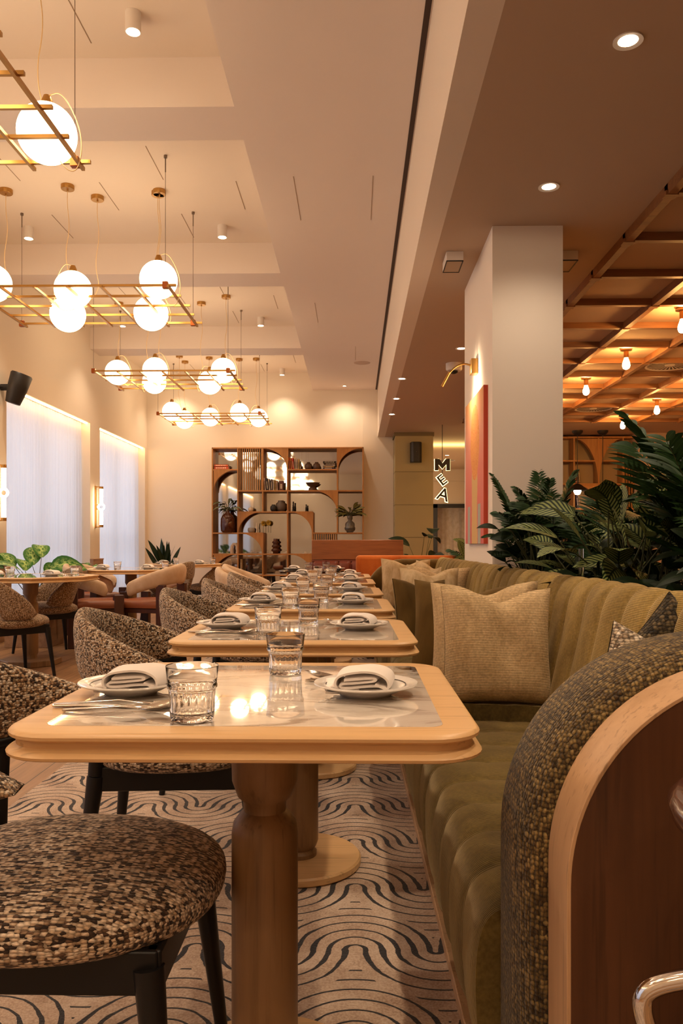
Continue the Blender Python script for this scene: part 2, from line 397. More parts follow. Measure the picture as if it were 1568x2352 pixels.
# plasterboard joints
mb = MB()
for b in range(-2, 4):
    y0 = 5.37+b*3.06
    for x, ys in ((-1.0, (1.28,)), (-1.6, (.68, 1.93)), (-2.15, (1.28,)), (-2.8, (.68, 1.93))):
        for yy in ys:
            if y0+yy+.56 < y0+2.6: mb.box(x-.003, x+.003, y0+yy, y0+yy+.56, HC-.002, HC)
    mb.box(-3.7, -.76, y0+.12, y0+.126, HC-.001, HC)
for x, y in ((-.46, 5.9), (.13, 5.9), (-.46, 9.0), (.0, 11.0), (-.46, 2.8)): mb.box(x-.002, x+.002, y, y+.8, MC-.002, MC)
struct(mb, 'trim_8', plain('joint line', (.33, .22, .14), .9), smooth=0)
# left wall with window recesses
mb = MB(); TOPW = 2.71
mb.box(-4.0, XL, -3, YF, TOPW, HC)
ys = [-3]+[q for w in WIN_Y for q in w]+[YF]
for i in range(0, len(ys), 2): mb.box(-4.0, XL, ys[i], ys[i+1], 0, TOPW)
mb.box(-4.6, -4.5, -3, YF, 0, HC)
struct(mb, 'wall_left', M_WALL, smooth=0)
M_PANE = M_GLASS
for k, (a, b) in enumerate(WIN_Y):
    w = MB(); t = .05
    for q in (a+.03, (a+b)/2-.02, b-.07): w.box(-4.02, -3.97, q, q+.04, .05, TOPW)
    w.box(-4.02, -3.97, a, b, TOPW-.05, TOPW); w.box(-4.02, -3.97, a, b, 0, .06); w.box(-4.02, -3.97, a, b, 1.0, 1.04)
    wo = struct(w, 'window_%d' % (k+1), M_BLACKM, smooth=0)
    c = MB()
    nfold = 30
    def cf(u, v, a=a, b=b):
        y = a+.02+(b-a-.04)*u; s = sin(u*nfold*2*pi+.9*sin(u*17))*.018+.010*sin(u*47)
        return (XL-.115+s*(.5+.5*(1-v)), y, .015+v*(TOPW-.02))
    c.grid(cf, 300, 6)
    tag(c.build('curtain', M_CURT, smooth=80), ['white sheer curtain in the window behind the camera', 'white sheer curtain in the second window from the front', 'white sheer curtain just left of the frame edge', 'wide white sheer curtain of the left window beside the black speaker', 'narrower white sheer curtain of the window nearest the far wall'][k], 'curtain', 'sheer window curtains')
    s = MB(); s.box(XL-.06, XL-.03, a+.02, b-.02, TOPW-.012, TOPW-.002); st = s.build('light_strip', M_COVE, smooth=0)
    tag(st, 'warm light strip hidden at the top of window recess %s' % ['behind the camera', 'second from the front', 'left of the frame', 'beside the black speaker', 'nearest the far wall'][k], 'light strip')
# wainscot blocks on the piers
for i, (a, b) in enumerate(((4.95, 5.37), (8.01, 8.41), (11.08, 11.5))):
    mb = MB(); mb.box(XL, XL+.05, a-.01, b+.01, 0, .80); mb.box(XL, XL+.056, a-.015, b+.015, .79, .81)
    struct(mb, 'trim_%d' % (9+i), M_WAIN, smooth=0, bevel=.003)
mb = MB(); mb.box(-4.0, .70, YF, YF+.12, 0, HC); mb.box(.13, .67, YF-.05, YF, 0, MC); struct(mb, 'wall_back', M_WALL, smooth=0)
mb = MB(); mb.box(XL, .14, YF-.018, YF, 0, .10); struct(mb, 'baseboard_back', plain('white skirting', (.78, .70, .62), .5), smooth=0, bevel=.004)
mb = MB(); mb.box(2.9, XR, YF, YF+.12, 0, LC); mb.box(4.8, XR, YF-.5, YF, 0, LC); struct(mb, 'wall_back', M_LOW, smooth=0)
mb = MB(); mb.box(XR, XR+.1, -3, 21, 0, LC+.1); struct(mb, 'wall_right', M_LOW, smooth=0)
mb = MB(); mb.box(-4.6, XR, -3.1, -3, 0, HC+.1); struct(mb, 'wall_front', M_WALL, smooth=0)
mb = MB(); mb.box(.4, XR, 20.5, 20.6, 2.03, LC); mb.box(.4, 1.2, 20.5, 20.6, 0, 2.03); mb.box(3.0, XR, 20.5, 20.6, 0, 2.03); mb.box(.4, XR, 20.2, 20.5, 2.62, LC); struct(mb, 'wall_back', M_WALL, smooth=0)
mb = MB(); mb.box(.58, .70, YF, 20.5, 0, LC); mb.box(2.9, 3.02, YF, 20.5, 0, LC); struct(mb, 'wall_left', M_WALL, smooth=0)
# dark framed glazed doors at the end of the passage
mb = MB()
for x0, x1 in ((1.2, 1.27), (1.95, 2.10), (2.93, 3.0)): mb.box(x0, x1, 20.42, 20.5, 0, 2.03)
mb.box(1.2, 3.0, 20.42, 20.5, 1.94, 2.04); mb.box(1.2, 3.0, 20.42, 20.5, 0, .12)
d = struct(mb, 'door_1', M_BLACKM, smooth=0)
g = MB(); g.box(1.27, 1.95, 20.455, 20.465, .12, 1.94); g.box(2.10, 2.93, 20.455, 20.465, .12, 1.94); g.build('pane', M_GLASS, d, smooth=0)
g = MB(); g.grid(lambda u, v: (1.15+1.9*u, 20.9+.03*sin(u*60), 2.1*v), 120, 2); tag(g.build('curtain', M_CREAM, smooth=80), 'pale curtain seen through the dark framed doors at the passage end', 'curtain')
mb = MB(); mb.box(-.1, 4, 21, 21.1, 0, LC); struct(mb, 'wall_back', M_LOW, smooth=0)
area('cove_light', (1.75, 15.2, 2.62), (pi, 0, 0), 1.8, .12, 14, (1, .78, .30))
for y_ in (16.5, 18.6): spot('downlight_or_fill_beam', (1.6, y_, LC-.03), 110, (1, .8, .55), angle=150)  # fill spots without fittings, added to brighten the dark passage
# white pillar
mb = MB(); mb.box(.812, 1.228, 4.74, 5.94, 0, LC); struct(mb, 'trim_12', M_PIL, smooth=0)
# olive clad pillar
mb = MB(); mb.box(.672, 1.315, 13.5, 14.6, 0, LC-.02)
struct(mb, 'trim_13', M_GREEN, smooth=0)
mb = MB(); mb.box(.655, 1.33, 13.485, 14.6, LC-.06, LC)
for z in (.58, 1.13, 1.68, 2.24): mb.box(.669, 1.318, 13.497, 14.0, z-.004, z+.004)
struct(mb, 'trim_14', plain('panel joint', (.16, .12, .06), .8), smooth=0)

# coffered timber grid on the right ceiling
mb = MB()
GX = [1.63+.645*k for k in range(7)]; GY = [12.06-.656*k for k in range(24)]
gx = MB()
for x in GX: gx.box(x, x+.045, GY[-1], GY[0]+.045, LC-.060, LC)
for y in GY: gx.box(1.63, XR, y, y+.045, LC-.052, LC+.0)
for x in GX:
    for y in GY[:16]: gx.box(x-.012, x+.057, y-.006, y+.051, LC-.064, LC-.04)
struct(gx, 'trim_15', M_COF, smooth=0)

# ---------------------------------------------------------------- carpet
mb = MB(); mb.box(-1.33, .225, -.6, 7.6, 0, .010)
tag(mb.build('rug', M_RUG, smooth=0), 'beige runner rug with black serpentine arcs under the banquette tables', 'rug')

# ---------------------------------------------------------------- bookcase
def quarter(mb, x0, z0, w, h, corner, y0, y1, n=14, inset=.0):
    # wood spandrel filling one corner of a cell, cut by a quarter ellipse
    pts = []
    for i in range(n+1):
        a = pi/2*i/n
        if corner == 'tl': pts.append((x0+w-w*cos(a), z0+h*sin(a)))       # arc rises from bottom-left to top-right
        else: pts.append((x0+w*cos(a), z0+h*sin(a)))
    c = (x0, z0+h) if corner == 'tl' else (x0+w, z0+h)
    for i in range(n):
        tri = [c, pts[i], pts[i+1]]
        mb.prism(tri, y0, y1, 'y')
def bookcase():
    r = E('bookcase', 'large oak display bookcase with quarter arch panels and mirrored back on the far wall', 'bookcase', (-2.475, 13.80, 0))
    cw, rh, T, N, R = .4325, .367, .022, 6, 7
    top = 2.685; zf = lambda j: top-.012-rh*j
    y0, y1 = 0, .30
    f = MB(); f.box(-T, 0, y0, y1, 0, top+.01); f.box(N*cw, N*cw+T, y0, y1, 0, top+.01); f.box(-T, N*cw+T, y0, y1, top-.012, top+.012); f.box(0, N*cw, y0, y1, 0, zf(7)+.02)
    f.build('frame', M_SHELF, r, smooth=0, bevel=.002)
    vert = {1: [(0, 7)], 2: [(0, 3), (4, 7)], 3: [(0, 7)], 4: [(3, 7)], 5: [(0, 4)]}
    for k, segs in vert.items():
        for a, b in segs:
            q = MB(); q.box(k*cw-T/2, k*cw+T/2, y0+.004, y1, zf(b), zf(a)); q.build('upright', M_SHELF, r, smooth=0)
    hor = [(1, 0, 1), (1, 3, 5), (2, 1, 6), (3, 1, 4), (4, 0, 2), (4, 4, 6), (5, 0, 4), (6, 1, 6)]
    for j, a, b in hor:
        q = MB(); q.box(a*cw, b*cw, y0+.002, y1, zf(j)-T/2, zf(j)+T/2); q.build('shelf_board', M_SHELF, r, smooth=0)
    for (k, j, hh, c) in ((2, 0, 1, 'tr'), (5, 0, 1, 'tl'), (0, 1, 1, 'tl'), (4, 2, 1, 'tr'), (1, 3, 1, 'tl'), (3, 3, 1, 'tr'), (1, 4, 1, 'tr'), (0, 5, 1, 'tl'), (3, 5, 1, 'tr')):
        q = MB(); quarter(q, k*cw+T/2, zf(j+hh), cw-T, rh*hh, c, y0+.006, .10); q.build('arch_panel', M_SHELF, r, smooth=30)
    for i in range(11):
        q = MB(); x = cw+.03+i*(cw-.04)/10.5; q.box(x, x+.014, .01, .05, zf(2), zf(0)); q.build('slat', M_SHELF, r, smooth=0)
    for i in range(11):
        q = MB(); x = 4*cw+.02+i*(cw-.03)/10.5; q.box(x, x+.014, .01, .05, zf(5), zf(4)); q.build('slat', M_SHELF, r, smooth=0)
    q = MB(); q.box(0, N*cw, .285, .30, zf(7), top); q.build('mirror_back', M_MIRROR, r, smooth=0)
    return lambda k, j: (-2.475+k*cw, 13.80+.13, zf(j+1)+T/2)
CELL = bookcase()
def vase(name, prof, mat, loc, label, cat='vase', n=28, extra=None):
    mb = MB(); mb.lathe(prof, n); o = mb.build(name, mat, smooth=60); o.location = loc; tag(o, label, cat); return o
def cell(k, j, fx, dy=0):
    x, y, z = CELL(k, j); return (x+.4325*fx, y+dy, z)
def book(loc, w, h, d, c, label, tilt=0, flat=False, grp=None):
    r = E('book', label, 'book', loc, 0, grp)
    mt = plain('book cover', c, .5); pg = plain('book pages', (.7, .6, .45), .8) if 'pg' not in globals() else globals()['pg']
    globals()['pg'] = pg
    mb = MB(); mb.M = Matrix.Rotation(tilt, 4, 'Y')
    if flat: mb.box(0, h, 0, d, 0, .004); mb.box(0, h, 0, d, w-.004, w); mb.box(0, h, 0, .004, 0, w)
    else: mb.box(0, .004, 0, d, 0, h); mb.box(w-.004, w, 0, d, 0, h); mb.box(0, w, 0, .004, 0, h)
    mb.build('cover', mt, r, smooth=0)
    mb = MB(); mb.M = Matrix.Rotation(tilt, 4, 'Y')
    if flat: mb.box(.004, h-.004, .004, d-.004, .004, w-.004)
    else: mb.box(.004, w-.004, .004, d-.004, .004, h-.006)
    mb.build('pages', pg, r, smooth=0)
    # title block on the spine
    mb = MB(); mb.M = Matrix.Rotation(tilt, 4, 'Y'); tc = plain('spine lettering', (.75, .65, .5) if sum(c) < .9 else (.1, .05, .03), .6)
    for i in range(6):
        if flat: mb.box(.03+i*(h-.06)/6, .03+(i+.62)*(h-.06)/6, -.0006, 0, w*.3, w*.7)
        else: mb.box(w*.3, w*.7, -.0006, 0, .03+i*(h-.08)/6, .03+(i+.6)*(h-.08)/6)
    mb.build('spine_title', tc, r, smooth=0)
    return r
x, y, z = cell(3, 0, .05, -.08)
cs = [(.72, .16, .03), (.70, .20, .04), (.65, .05, .03), (.55, .42, .32), (.60, .45, .35), (.50, .34, .12), (.20, .13, .08)]
nm = ['orange book at the left end of the top shelf row', 'second orange book of the top shelf row', 'red book with a round mark in the top shelf row', 'cream book beside the red book on top shelf', 'pale pink book in the middle of the top shelf row', 'ochre book at right end of the top shelf row', 'low dark book leaning beside the brown jars']
xx = x
for i, c in enumerate(cs):
    book((xx, y, z), .027, [.205, .20, .195, .185, .18, .178, .09][i], .15, c, nm[i], -.07 if i < 3 else 0, grp='books on the top shelf'); xx += .031
JAR = [(0, 0), (.05, 0), (.062, .02), (.066, .06), (.055, .095), (.03, .108), (.028, .118), (.036, .124), (.03, .126)]
M_BRJ = plain('dark brown stoneware', (.075, .035, .018), .45)
vase('jar', JAR, M_BRJ, cell(3, 0, .83, -.05), 'left of two small brown stoneware jars on the top shelf', 'jar')
vase('jar', JAR, M_BRJ, cell(4, 0, .16, -.05), 'right of two small brown stoneware jars on the top shelf', 'jar')
x, y, z = cell(4, 0, .42, -.1); zz = z
for i, (c, hh, l) in enumerate((((.04, .035, .09), .19, 'navy book at the bottom of the stack on the top shelf'), ((.45, .26, .06), .17, 'ochre book lying second from bottom in the top shelf stack'), ((.60, .50, .44), .21, 'thin cream book in the middle of the top shelf stack'), ((.05, .02, .012), .22, 'dark brown book second from top in the stack on the top shelf'), ((.03, .014, .01), .23, 'black book topmost of the stack on the top shelf'))):
    t = [.03, .022, .024, .03, .032][i]
    book((x+.02*(i % 2), y+.005*i, zz), t, hh, .15, c, l, flat=True, grp='stacked books on the top shelf'); zz += t+.0005
x, y, z = cell(2, 1, .06, -.08); xx = x
for i, (c, t) in enumerate((((.55, .42, .38), .03), ((.035, .02, .02), .034), ((.50, .42, .36), .026), ((.16, .10, .09), .03), ((.60, .50, .42), .026), ((.62, .38, .10), .022), ((.55, .36, .26), .028))):
    book((xx, y, z), t, .22-.008*i, .15, c, ['pale book leaning at the left end', 'black leaning book second from left', 'cream book third from the left', 'brown spined book fourth from the left', 'white book fifth from the left', 'yellow ochre book sixth from left', 'peach book seventh from the left'][i]+' of the row right of the slats', -.09 if i < 3 else -.02, grp='books in the second shelf row'); xx += t+.006
book((xx+.01, y, z), .085, .165, .10, (.09, .018, .010), 'thick dark red book facing out beside the second row books', grp='books in the second shelf row')
BOWL = [(0, 0), (.075, 0), (.07, .04), (.045, .06), (.05, .075), (.10, .10), (.128, .135), (.122, .137), (.09, .11), (.03, .09), (0, .088)]
vase('bowl', BOWL, M_BRJ, cell(3, 1, 1.0, -.03), 'footed dark brown bowl on the second shelf of the bookcase', 'bowl')
x, y, z = cell(0, 0, .03, -.09)
book((x, y, z), .05, .25, .17, (.55, .07, .02), 'bottom orange red book in the top left corner of the bookcase', flat=True, grp='books in the top left cell')
book((x, y, z+.051), .035, .24, .17, (.72, .13, .04), 'top orange red book in the top left corner of the bookcase', flat=True, grp='books in the top left cell')
PUMP = [(0, 0), (.03, 0), (.045, .02), (.047, .045), (.035, .068), (.012, .075), (.006, .075), (.006, .09), (0, .09)]
vase('gourd', PUMP, plain('cream ceramic', (.62, .50, .38), .4), cell(1, 2, .5, -.05), 'small round white ceramic gourd in third shelf row', 'ornament')
BIGP = [(0, 0), (.055, 0), (.09, .05), (.096, .10), (.085, .145), (.05, .172), (.052, .195), (.045, .195), (0, .17)]
vase('vase', BIGP, plain('grey stoneware', (.13, .10, .08), .5), cell(2, 2, .70, .02), 'round grey brown stoneware vase on the third shelf')
vase('vase', [(r*.62, z*.62) for r, z in BIGP], M_BLACKM, cell(2, 2, .42, -.06), 'small black round vase in front of the grey stoneware vase')
CST = [(0, 0), (.022, 0), (.022, .012), (.012, .02), (.022, .035), (.012, .05), (.022, .065), (.012, .08), (.020, .095), (.012, .11), (.014, .17), (0, .17)]
vase('candle_holder', CST, M_BLACKM, cell(3, 2, .22, -.06), 'taller black beaded candle holder on the third shelf', 'candle holder')
vase('candle_holder', [(r*.9, z*.72) for r, z in CST], M_BLACKM, cell(3, 2, .74, -.06), 'shorter black beaded candle holder on the third shelf', 'candle holder')
JUG = [(0, 0), (.09, 0), (.115, .03), (.122, .12), (.118, .24), (.09, .30), (.045, .335), (.036, .36), (.036, .40), (.045, .41), (.038, .412), (.03, .40), (0, .39)]
vase('vase', JUG, M_AMBER, cell(0, 3, .58, -.10), 'large shiny dark brown glass bottle vase at left of the bookcase')
BUB = [(0, 0), (.045, 0), (.045, .03), (.075, .05), (.078, .065), (.05, .09), (.045, .10), (.066, .12), (.068, .135), (.042, .158), (.04, .17), (.060, .19), (.06, .205), (.034, .225), (.034, .26), (.03, .26), (0, .24)]
vase('vase', BUB, M_AMBER, cell(2, 4, .50, -.05), 'brown glass vase of stacked bulging rings on fifth shelf')
GV = [(0, 0), (.055, 0), (.06, .02), (.09, .05), (.095, .08), (.080, .105), (.085, .13), (.078, .165), (.04, .20), (.028, .22), (.045, .25), (.047, .275), (.036, .305), (.042, .31), (.034, .305), (.042, .275), (.024, .22), (.07, .16), (.075, .13), (.07, .105), (.085, .08), (.05, .03), (0, .02)]
vase('vase', GV, M_GREYG, cell(5, 3, .50, -.10), 'clear grey bulbous glass vase holding leafy branches')
vase('ornament', [(0, 0), (.045, 0), (.06, .02), (.063, .045), (.06, .07), (.045, .085), (0, .087)], plain('ribbed pale ceramic', (.32, .27, .23), .6), cell(1, 3, .52, -.05), 'pale rounded ceramic pot under the arch in fourth shelf row', 'pot')
mb = MB(); mb.tube([(0, 0, 0), (.005, 0, .05), (-.008, 0, .08), (.003, 0, .17)], [.012, .008, .011, .008], 8); o = mb.build('candle_holder', plain('bone white', (.70, .60, .50), .5), smooth=60); o.location = cell(1, 3, .74, -.08); tag(o, 'thin white candlestick beside the pale ceramic pot', 'candle holder')
mb = MB(); mb.tube([(-.05, 0, 0), (-.052, 0, .07), (-.045, 0, .13), (-.02, 0, .165), (.015, 0, .165), (.04, 0, .13), (.035, 0, .09), (.05, 0, .05), (.045, 0, 0)], [.03, .032, .028, .026, .026, .028, .024, .03, .03], 12); o = mb.build('sculpture', plain('pale clay', (.55, .42, .30), .6), smooth=60); o.location = cell(0, 4, .85, -.05); tag(o, 'pale looped clay sculpture on the fifth shelf at left', 'sculpture')
book((cell(1, 5, .08, -.08)), .03, .27, .17, (.40, .26, .12), 'tall tan book standing alone in the sixth shelf row')

# ---------------------------------------------------------------- booth and orange sofa at the far end
r = E('booth_seat', 'brown wood backed booth with tufted oxblood leather at the far end', 'booth', (0, 0, 0))
mb = MB(); mb.box(-.66, .72, 12.0, 12.1, .78, 1.08); mb.build('wood_rail', M_BOOTH, r, smooth=0, bevel=.01)
mb = MB(); mb.box(-.66, .72, 12.0, 12.1, 0, .775); mb.build('carcass', M_LEATH, r, smooth=0)
mb = MB()
for i in range(7):
    for j in range(2):
        x0 = -.64+i*.19; z0 = .36+j*.2
        def cf(u, v, x0=x0, z0=z0): return (x0+.18*u, 12.0-.045*(max(0, 1-(2*u-1)**4)*max(0, 1-(2*v-1)**4))**.5, z0+.195*v)
        mb.grid(cf, 8, 8)
mb.build('back_cushion', M_LEATH, r)
mb = MB(); mb.box(-.66, .72, 11.5, 12.0, .1, .38); mb.build('seat', M_LEATH, r, smooth=0, bevel=.03)
r = E('sofa', 'burnt orange velvet sofa back between the booth and the olive banquette', 'sofa', (0, 0, 0))
mb = MB(); mb.box(.005, 1.3, 10.1, 10.35, .08, .872); mb.build('backrest', M_ORANGE, r, bevel=.05, seg=4)
mb = MB(); mb.box(.03, 1.28, 10.36, 10.95, .08, .44); mb.build('seat', M_ORANGE, r, bevel=.04, seg=3)

# ---------------------------------------------------------------- dining tables in the row
YAW = .011
def fx(x, y): return x-YAW*(y-1.41)
def table(cx, cy, rz, label, grp='tables along the olive banquette', hx=.353, hy=.348):
    r = E('dining_table', label, 'table', (cx, cy, 0), rz, grp)
    mb = MB()
    prof = [(.055, .7485), (.055, .7500), (.010, .7500), (.004, .7485), (.0005, .7445), (.0010, .7400), (.006, .7370), (.011, .7350), (.0115, .7260), (.0080, .7230), (.001, .7200), (-.003, .7160), (-.002, .7120), (.002, .7100), (.012, .7090)]
    loops = [rrect(hx-o, hy-o, max(.078-o, .02), 8, z) for o, z in prof]
    mb.loft(loops, capa=False); mb.build('tabletop', M_OAK, r, smooth=35)
    mb = MB(); mb.loft([rrect(hx-.055, hy-.055, .024, 5, z) for z in (.735, .7502)]); mb.build('marble_inlay', M_MARBLE, r, smooth=30)
    mb = MB(); mb.lathe([(.030, .709), (.060, .709), (.062, .64), (.060, .585), (.050, .557), (.040, .548), (.039, .530), (.046, .524), (.058, .508), (.061, .49), (.061, .085), (.055, .068), (.049, .062), (.050, .055), (.056, .050), (.056, .034), (0, .034)], 40)
    mb.build('pedestal', M_OAKV, r, smooth=50)
    mb = MB(); mb.lathe([(0, .0105), (.190, .0105), (.196, .016), (.196, .032), (.191, .038), (0, .038)], 56, cap=False); mb.build('base', M_OAK, r, smooth=35)
    return r
TY = [1.468, 2.52, 3.59, 4.60, 5.80, 6.82]
ORD = ['nearest', 'second', 'third', 'fourth', 'fifth', 'sixth']
t0 = table(fx(-.1665, TY[0]), TY[0], 0, 'oak dining table with veined marble inlay nearest the camera')
TABS = [t0]
for i in range(1, 6):
    TABS.append(cp(t0, (fx(-.1665, TY[i]), TY[i], 0), YAW, 'marble inlaid oak table %s from the camera in the banquette row' % ORD[i]))

# ---------------------------------------------------------------- tableware
def glass0():
    mb = MB()
    prof = [(0, .001, 0), (.029, 0, 0), (.0325, .002, 0), (.0335, .006, .3), (.034, .012, 1), (.0345, .030, 1), (.0355, .044, .8), (.0360, .048, 0), (.0385, .0505, 0), (.0385, .054, 0), (.0375, .056, 0), (.0385, .066, 0), (.0405, .082, 0), (.0403, .0835, 0), (.0390, .0825, 0), (.0362, .062, 0), (.0345, .050, 0), (.0325, .040, 0), (.0315, .014, 0), (.028, .011, 0), (0, .010, 0)]
    n = 72; NR = 18
    vs_ = []; m_ = len(prof)
    for i in range(n):
        a = 2*pi*i/n
        for r, z, k in prof:
            rr = r-.0014*k*abs(cos(a*NR/2))**.7 if k else r
            vs_.append((rr*cos(a), rr*sin(a), z))
    fs = [(i*m_+j, ((i+1) % n)*m_+j, ((i+1) % n)*m_+j+1, i*m_+j+1) for i in range(n) for j in range(m_-1)]
    mb.add(vs_, fs)
    o = mb.build('water_glass', M_GLASS, smooth=35)
    # fluted ribs are part of the mesh
    return o
def merge(o, d=1e-5):
    import bmesh
    bm = bmesh.new(); bm.from_mesh(o.data); bmesh.ops.remove_doubles(bm, verts=bm.verts, dist=d); bmesh.ops.recalc_face_normals(bm, faces=bm.faces); bm.to_mesh(o.data); bm.free()
G0 = glass0(); merge(G0)
def plate0():
    r = bpy.data.objects.new('plate', None); COL.objects.link(r)
    mb = MB(); mb.lathe([(0, 0.002), (.040, .002), (.042, 0), (.046, 0), (.048, .003), (.062, .0085), (.080, .0165), (.0915, .0195), (.0935, .0212), (.0925, .0228), (.080, .0215), (.066, .0165), (.058, .0105), (.050, .0085), (0, .008)], 56, cap=False)
    mb.build('dish', M_CERAM, r, smooth=60)
    mb = MB(); mb.lathe([(.0705, .01905), (.0722, .01965)], 56, cap=False); mb.build('rim_stripe', M_LINE, r, smooth=60)
    return r
P0 = plate0()
def napkin0():
    # cloth folded over and over: a thick ribbon following a flattened spiral, swept front to back
    r = bpy.data.objects.new('napkin', None); COL.objects.link(r)
    mb = MB(); th = .0020
    inner = [(-.056, .003), (-.02, .0022), (.03, .0022), (.046, .004), (.050, .008), (.045, .0115), (.02, .012), (-.018, .0115), (-.029, .013), (-.032, .017), (-.026, .020), (.0, .0195), (.026, .020), (.033, .023), (.028, .026), (.0, .0265), (-.024, .0265)]
    outer = [(-.034, .009), (-.040, .016), (-.039, .027), (-.030, .0355), (-.010, .039), (.015, .0385), (.036, .034), (.050, .026), (.054, .016), (.052, .007), (.044, .0085), (.030, .015)]
    for path in (inner, outer):
        P = [Vector(q) for q in path]
        for _ in range(2): P = [P[0]]+[q for i in range(len(P)-1) for q in (P[i]*.75+P[i+1]*.25, P[i]*.25+P[i+1]*.75)]+[P[-1]]
        k = len(P); loop = []
        for sgn in (1, -1):
            for i in (range(k) if sgn == 1 else range(k-1, -1, -1)):
                t = (P[min(i+1, k-1)]-P[max(i-1, 0)]).normalized(); loop.append(P[i]+Vector((-t.y, t.x))*th*sgn)
        L = []
        for j in range(11):
            v = j/10; y = -.044+.088*v; sk = .014*(v-.5)
            L.append([(p.x*(1+.03*sin(3*v))+sk, y+.004*sin(p.x*50), max(p.y*(1.05-.10*(2*v-1)**2)+.0012*sin(v*6+p.x*50), .0006)) for p in loop])
        mb.loft(L, True, True)
    mb.build('folded_stack', M_NAP, r, smooth=60)
    mb = MB()
    def ff(u, v): return (-.064+.06*u, -.036+.080*v, .0035+.003*sin(u*5)+.004*(1-u)*(v)+.0015*sin(v*9))
    mb.grid(ff, 10, 8); o = mb.build('lower_fold', M_NAP, r, smooth=60); s = o.modifiers.new('s', 'SOLIDIFY'); s.thickness = .005; s.offset = 1
    return r
N0 = napkin0()
def bar(mb, pts, w, t):
    # flat strip along pts, widths w, thickness t
    loops = []
    for p, ww in zip(pts, w):
        x, y, z = p
        loops.append([(x, y-ww, z), (x, y-ww*.7, z+t), (x, y+ww*.7, z+t), (x, y+ww, z), (x, y+ww*.7, z-t), (x, y-ww*.7, z-t)])
    mb.loft(loops)
HND = [(-.095, 0, .003), (-.088, 0, .0032), (-.05, 0, .006), (0, 0, .0085), (.03, 0, .0045)]
def fork0():
    mb = MB(); bar(mb, HND+[(.048, 0, .004), (.056, 0, .0035)], [.004, .0055, .0042, .0026, .003, .008, .011], .0012)
    for k in range(4):
        yy = -.0088+k*.0059; bar(mb, [(.054, yy, .0035), (.075, yy, .005), (.095, yy, .010)], [.0018, .0014, .0009], .0009)
    o = mb.build('fork', M_STEEL, smooth=50); return o
def knife0():
    mb = MB(); bar(mb, [(-.105, 0, .004), (-.098, 0, .004), (-.02, 0, .004), (0, 0, .004), (.008, 0, .003), (.06, 0, .003), (.095, .003, .003), (.105, .008, .003)], [.005, .0075, .006, .0055, .008, .0095, .007, .001], .0022)
    return mb.build('knife', M_STEEL, smooth=50)
def spoon0():
    mb = MB(); bar(mb, HND, [.004, .0065, .0045, .0028, .0032], .0014)
    loops = []
    for i in range(11):
        u = i/10; w = .0205*sin(pi*min(1, u*.97+.03))**.6*(1.0-.12*(u-.5)); x = .028+.062*u; zc = .0045+.012*u
        dep = .007*sin(pi*u)
        ring = []
        for j in range(9):
            s_ = j/8*2-1; ring.append((x, s_*w, zc-dep*(1-s_*s_)))
        for j in range(8, -1, -1):
            s_ = j/8*2-1; ring.append((x, s_*w, zc-dep*(1-s_*s_)+.0012))
        loops.append(ring)
    mb.loft(loops); return mb.build('spoon', M_STEEL, smooth=60)
F0, K0, S0 = fork0(), knife0(), spoon0()
ZT = .7503
def setting(cx, cy, rz, who, cut=3, dz=0, first=False):
    # local frame: diner sits at -x
    R = Matrix.Rotation(rz, 4, 'Z')
    def W_(x, y, z): v = R @ Vector((x, y, 0)); return (cx+v.x, cy+v.y, z)
    pz = ZT+dz
    a = random.uniform(-.15, .15)
    tag(cp(P0, W_(0, 0, pz), rz+a, '', 'side plates'), 'white porcelain side plate %s' % who, 'plate', 'side plates')
    na = random.uniform(-.12, .12)
    tag(cp(N0, W_(.008, 0, pz+.0088), rz+na+(pi if abs(rz) > 1 else 0), '', 'folded napkins'), 'folded white linen napkin on the plate %s' % who, 'napkin', 'folded napkins')
    if cut:
        tag(cp(S0, W_(.030, -.160, pz), rz+.03, '', 'spoons'), 'polished spoon laid %s' % who, 'spoon', 'spoons')
        tag(cp(K0, W_(.012, -.132, pz), rz-.02, '', 'knives'), 'polished table knife laid %s' % who, 'knife', 'knives')
        tag(cp(F0, W_(.010, -.108, pz), rz+.06, '', 'forks'), 'polished fork laid %s' % who, 'fork', 'forks')
def wglass(x, y, who): tag(cp(G0, (x, y, ZT), random.uniform(0, 1), '', 'water tumblers'), 'ribbed water glass %s' % who, 'glass', 'water tumblers')
for i, ty in enumerate(TY):
    cx = fx(-.1665, ty); o = ORD[i]; j = random.uniform(-.012, .012); ty = ty-.045*(i == 0)
    setting(cx-.234+j, ty+.012, 0, 'at the chair side of the %s row table' % o)
    setting(cx+.190+j, ty+.005, pi, 'at the banquette side of the %s row table' % o)
    wglass(cx-.079+j, ty-.205+(.03 if i else 0), 'at the chair side of the %s row table' % o)
    wglass(cx+.018-j, ty+.225-(.02 if i else 0), 'at the banquette side of the %s row table' % o)
# far dark table
r = E('dining_table', 'small round table with dark glossy top at the far end of the row', 'table', (-.42, 8.15, 0))
mb = MB(); mb.lathe([(0, .735), (.36, .735), (.365, .742), (.36, .75), (0, .75)], 48, cap=False); mb.build('tabletop', plain('dark glossy top', (.03, .015, .01), .1), r, smooth=40)
mb = MB(); mb.lathe([(.05, .735), (.05, .03), (0, .03)], 24); mb.build('pedestal', M_OAKV, r, smooth=40)
mb = MB(); mb.lathe([(0, 0), (.2, 0), (.2, .03), (0, .03)], 40, cap=False); mb.build('base', M_OAKV, r, smooth=40)
setting(-.64, 8.12, 0, 'at the left of the dark round table', 0); setting(-.2, 8.15, pi, 'at the right of the dark round table', 0)
wglass(-.47, 8.0, 'at the left of the dark round table'); wglass(-.30, 8.2, 'at the right of the dark round table')
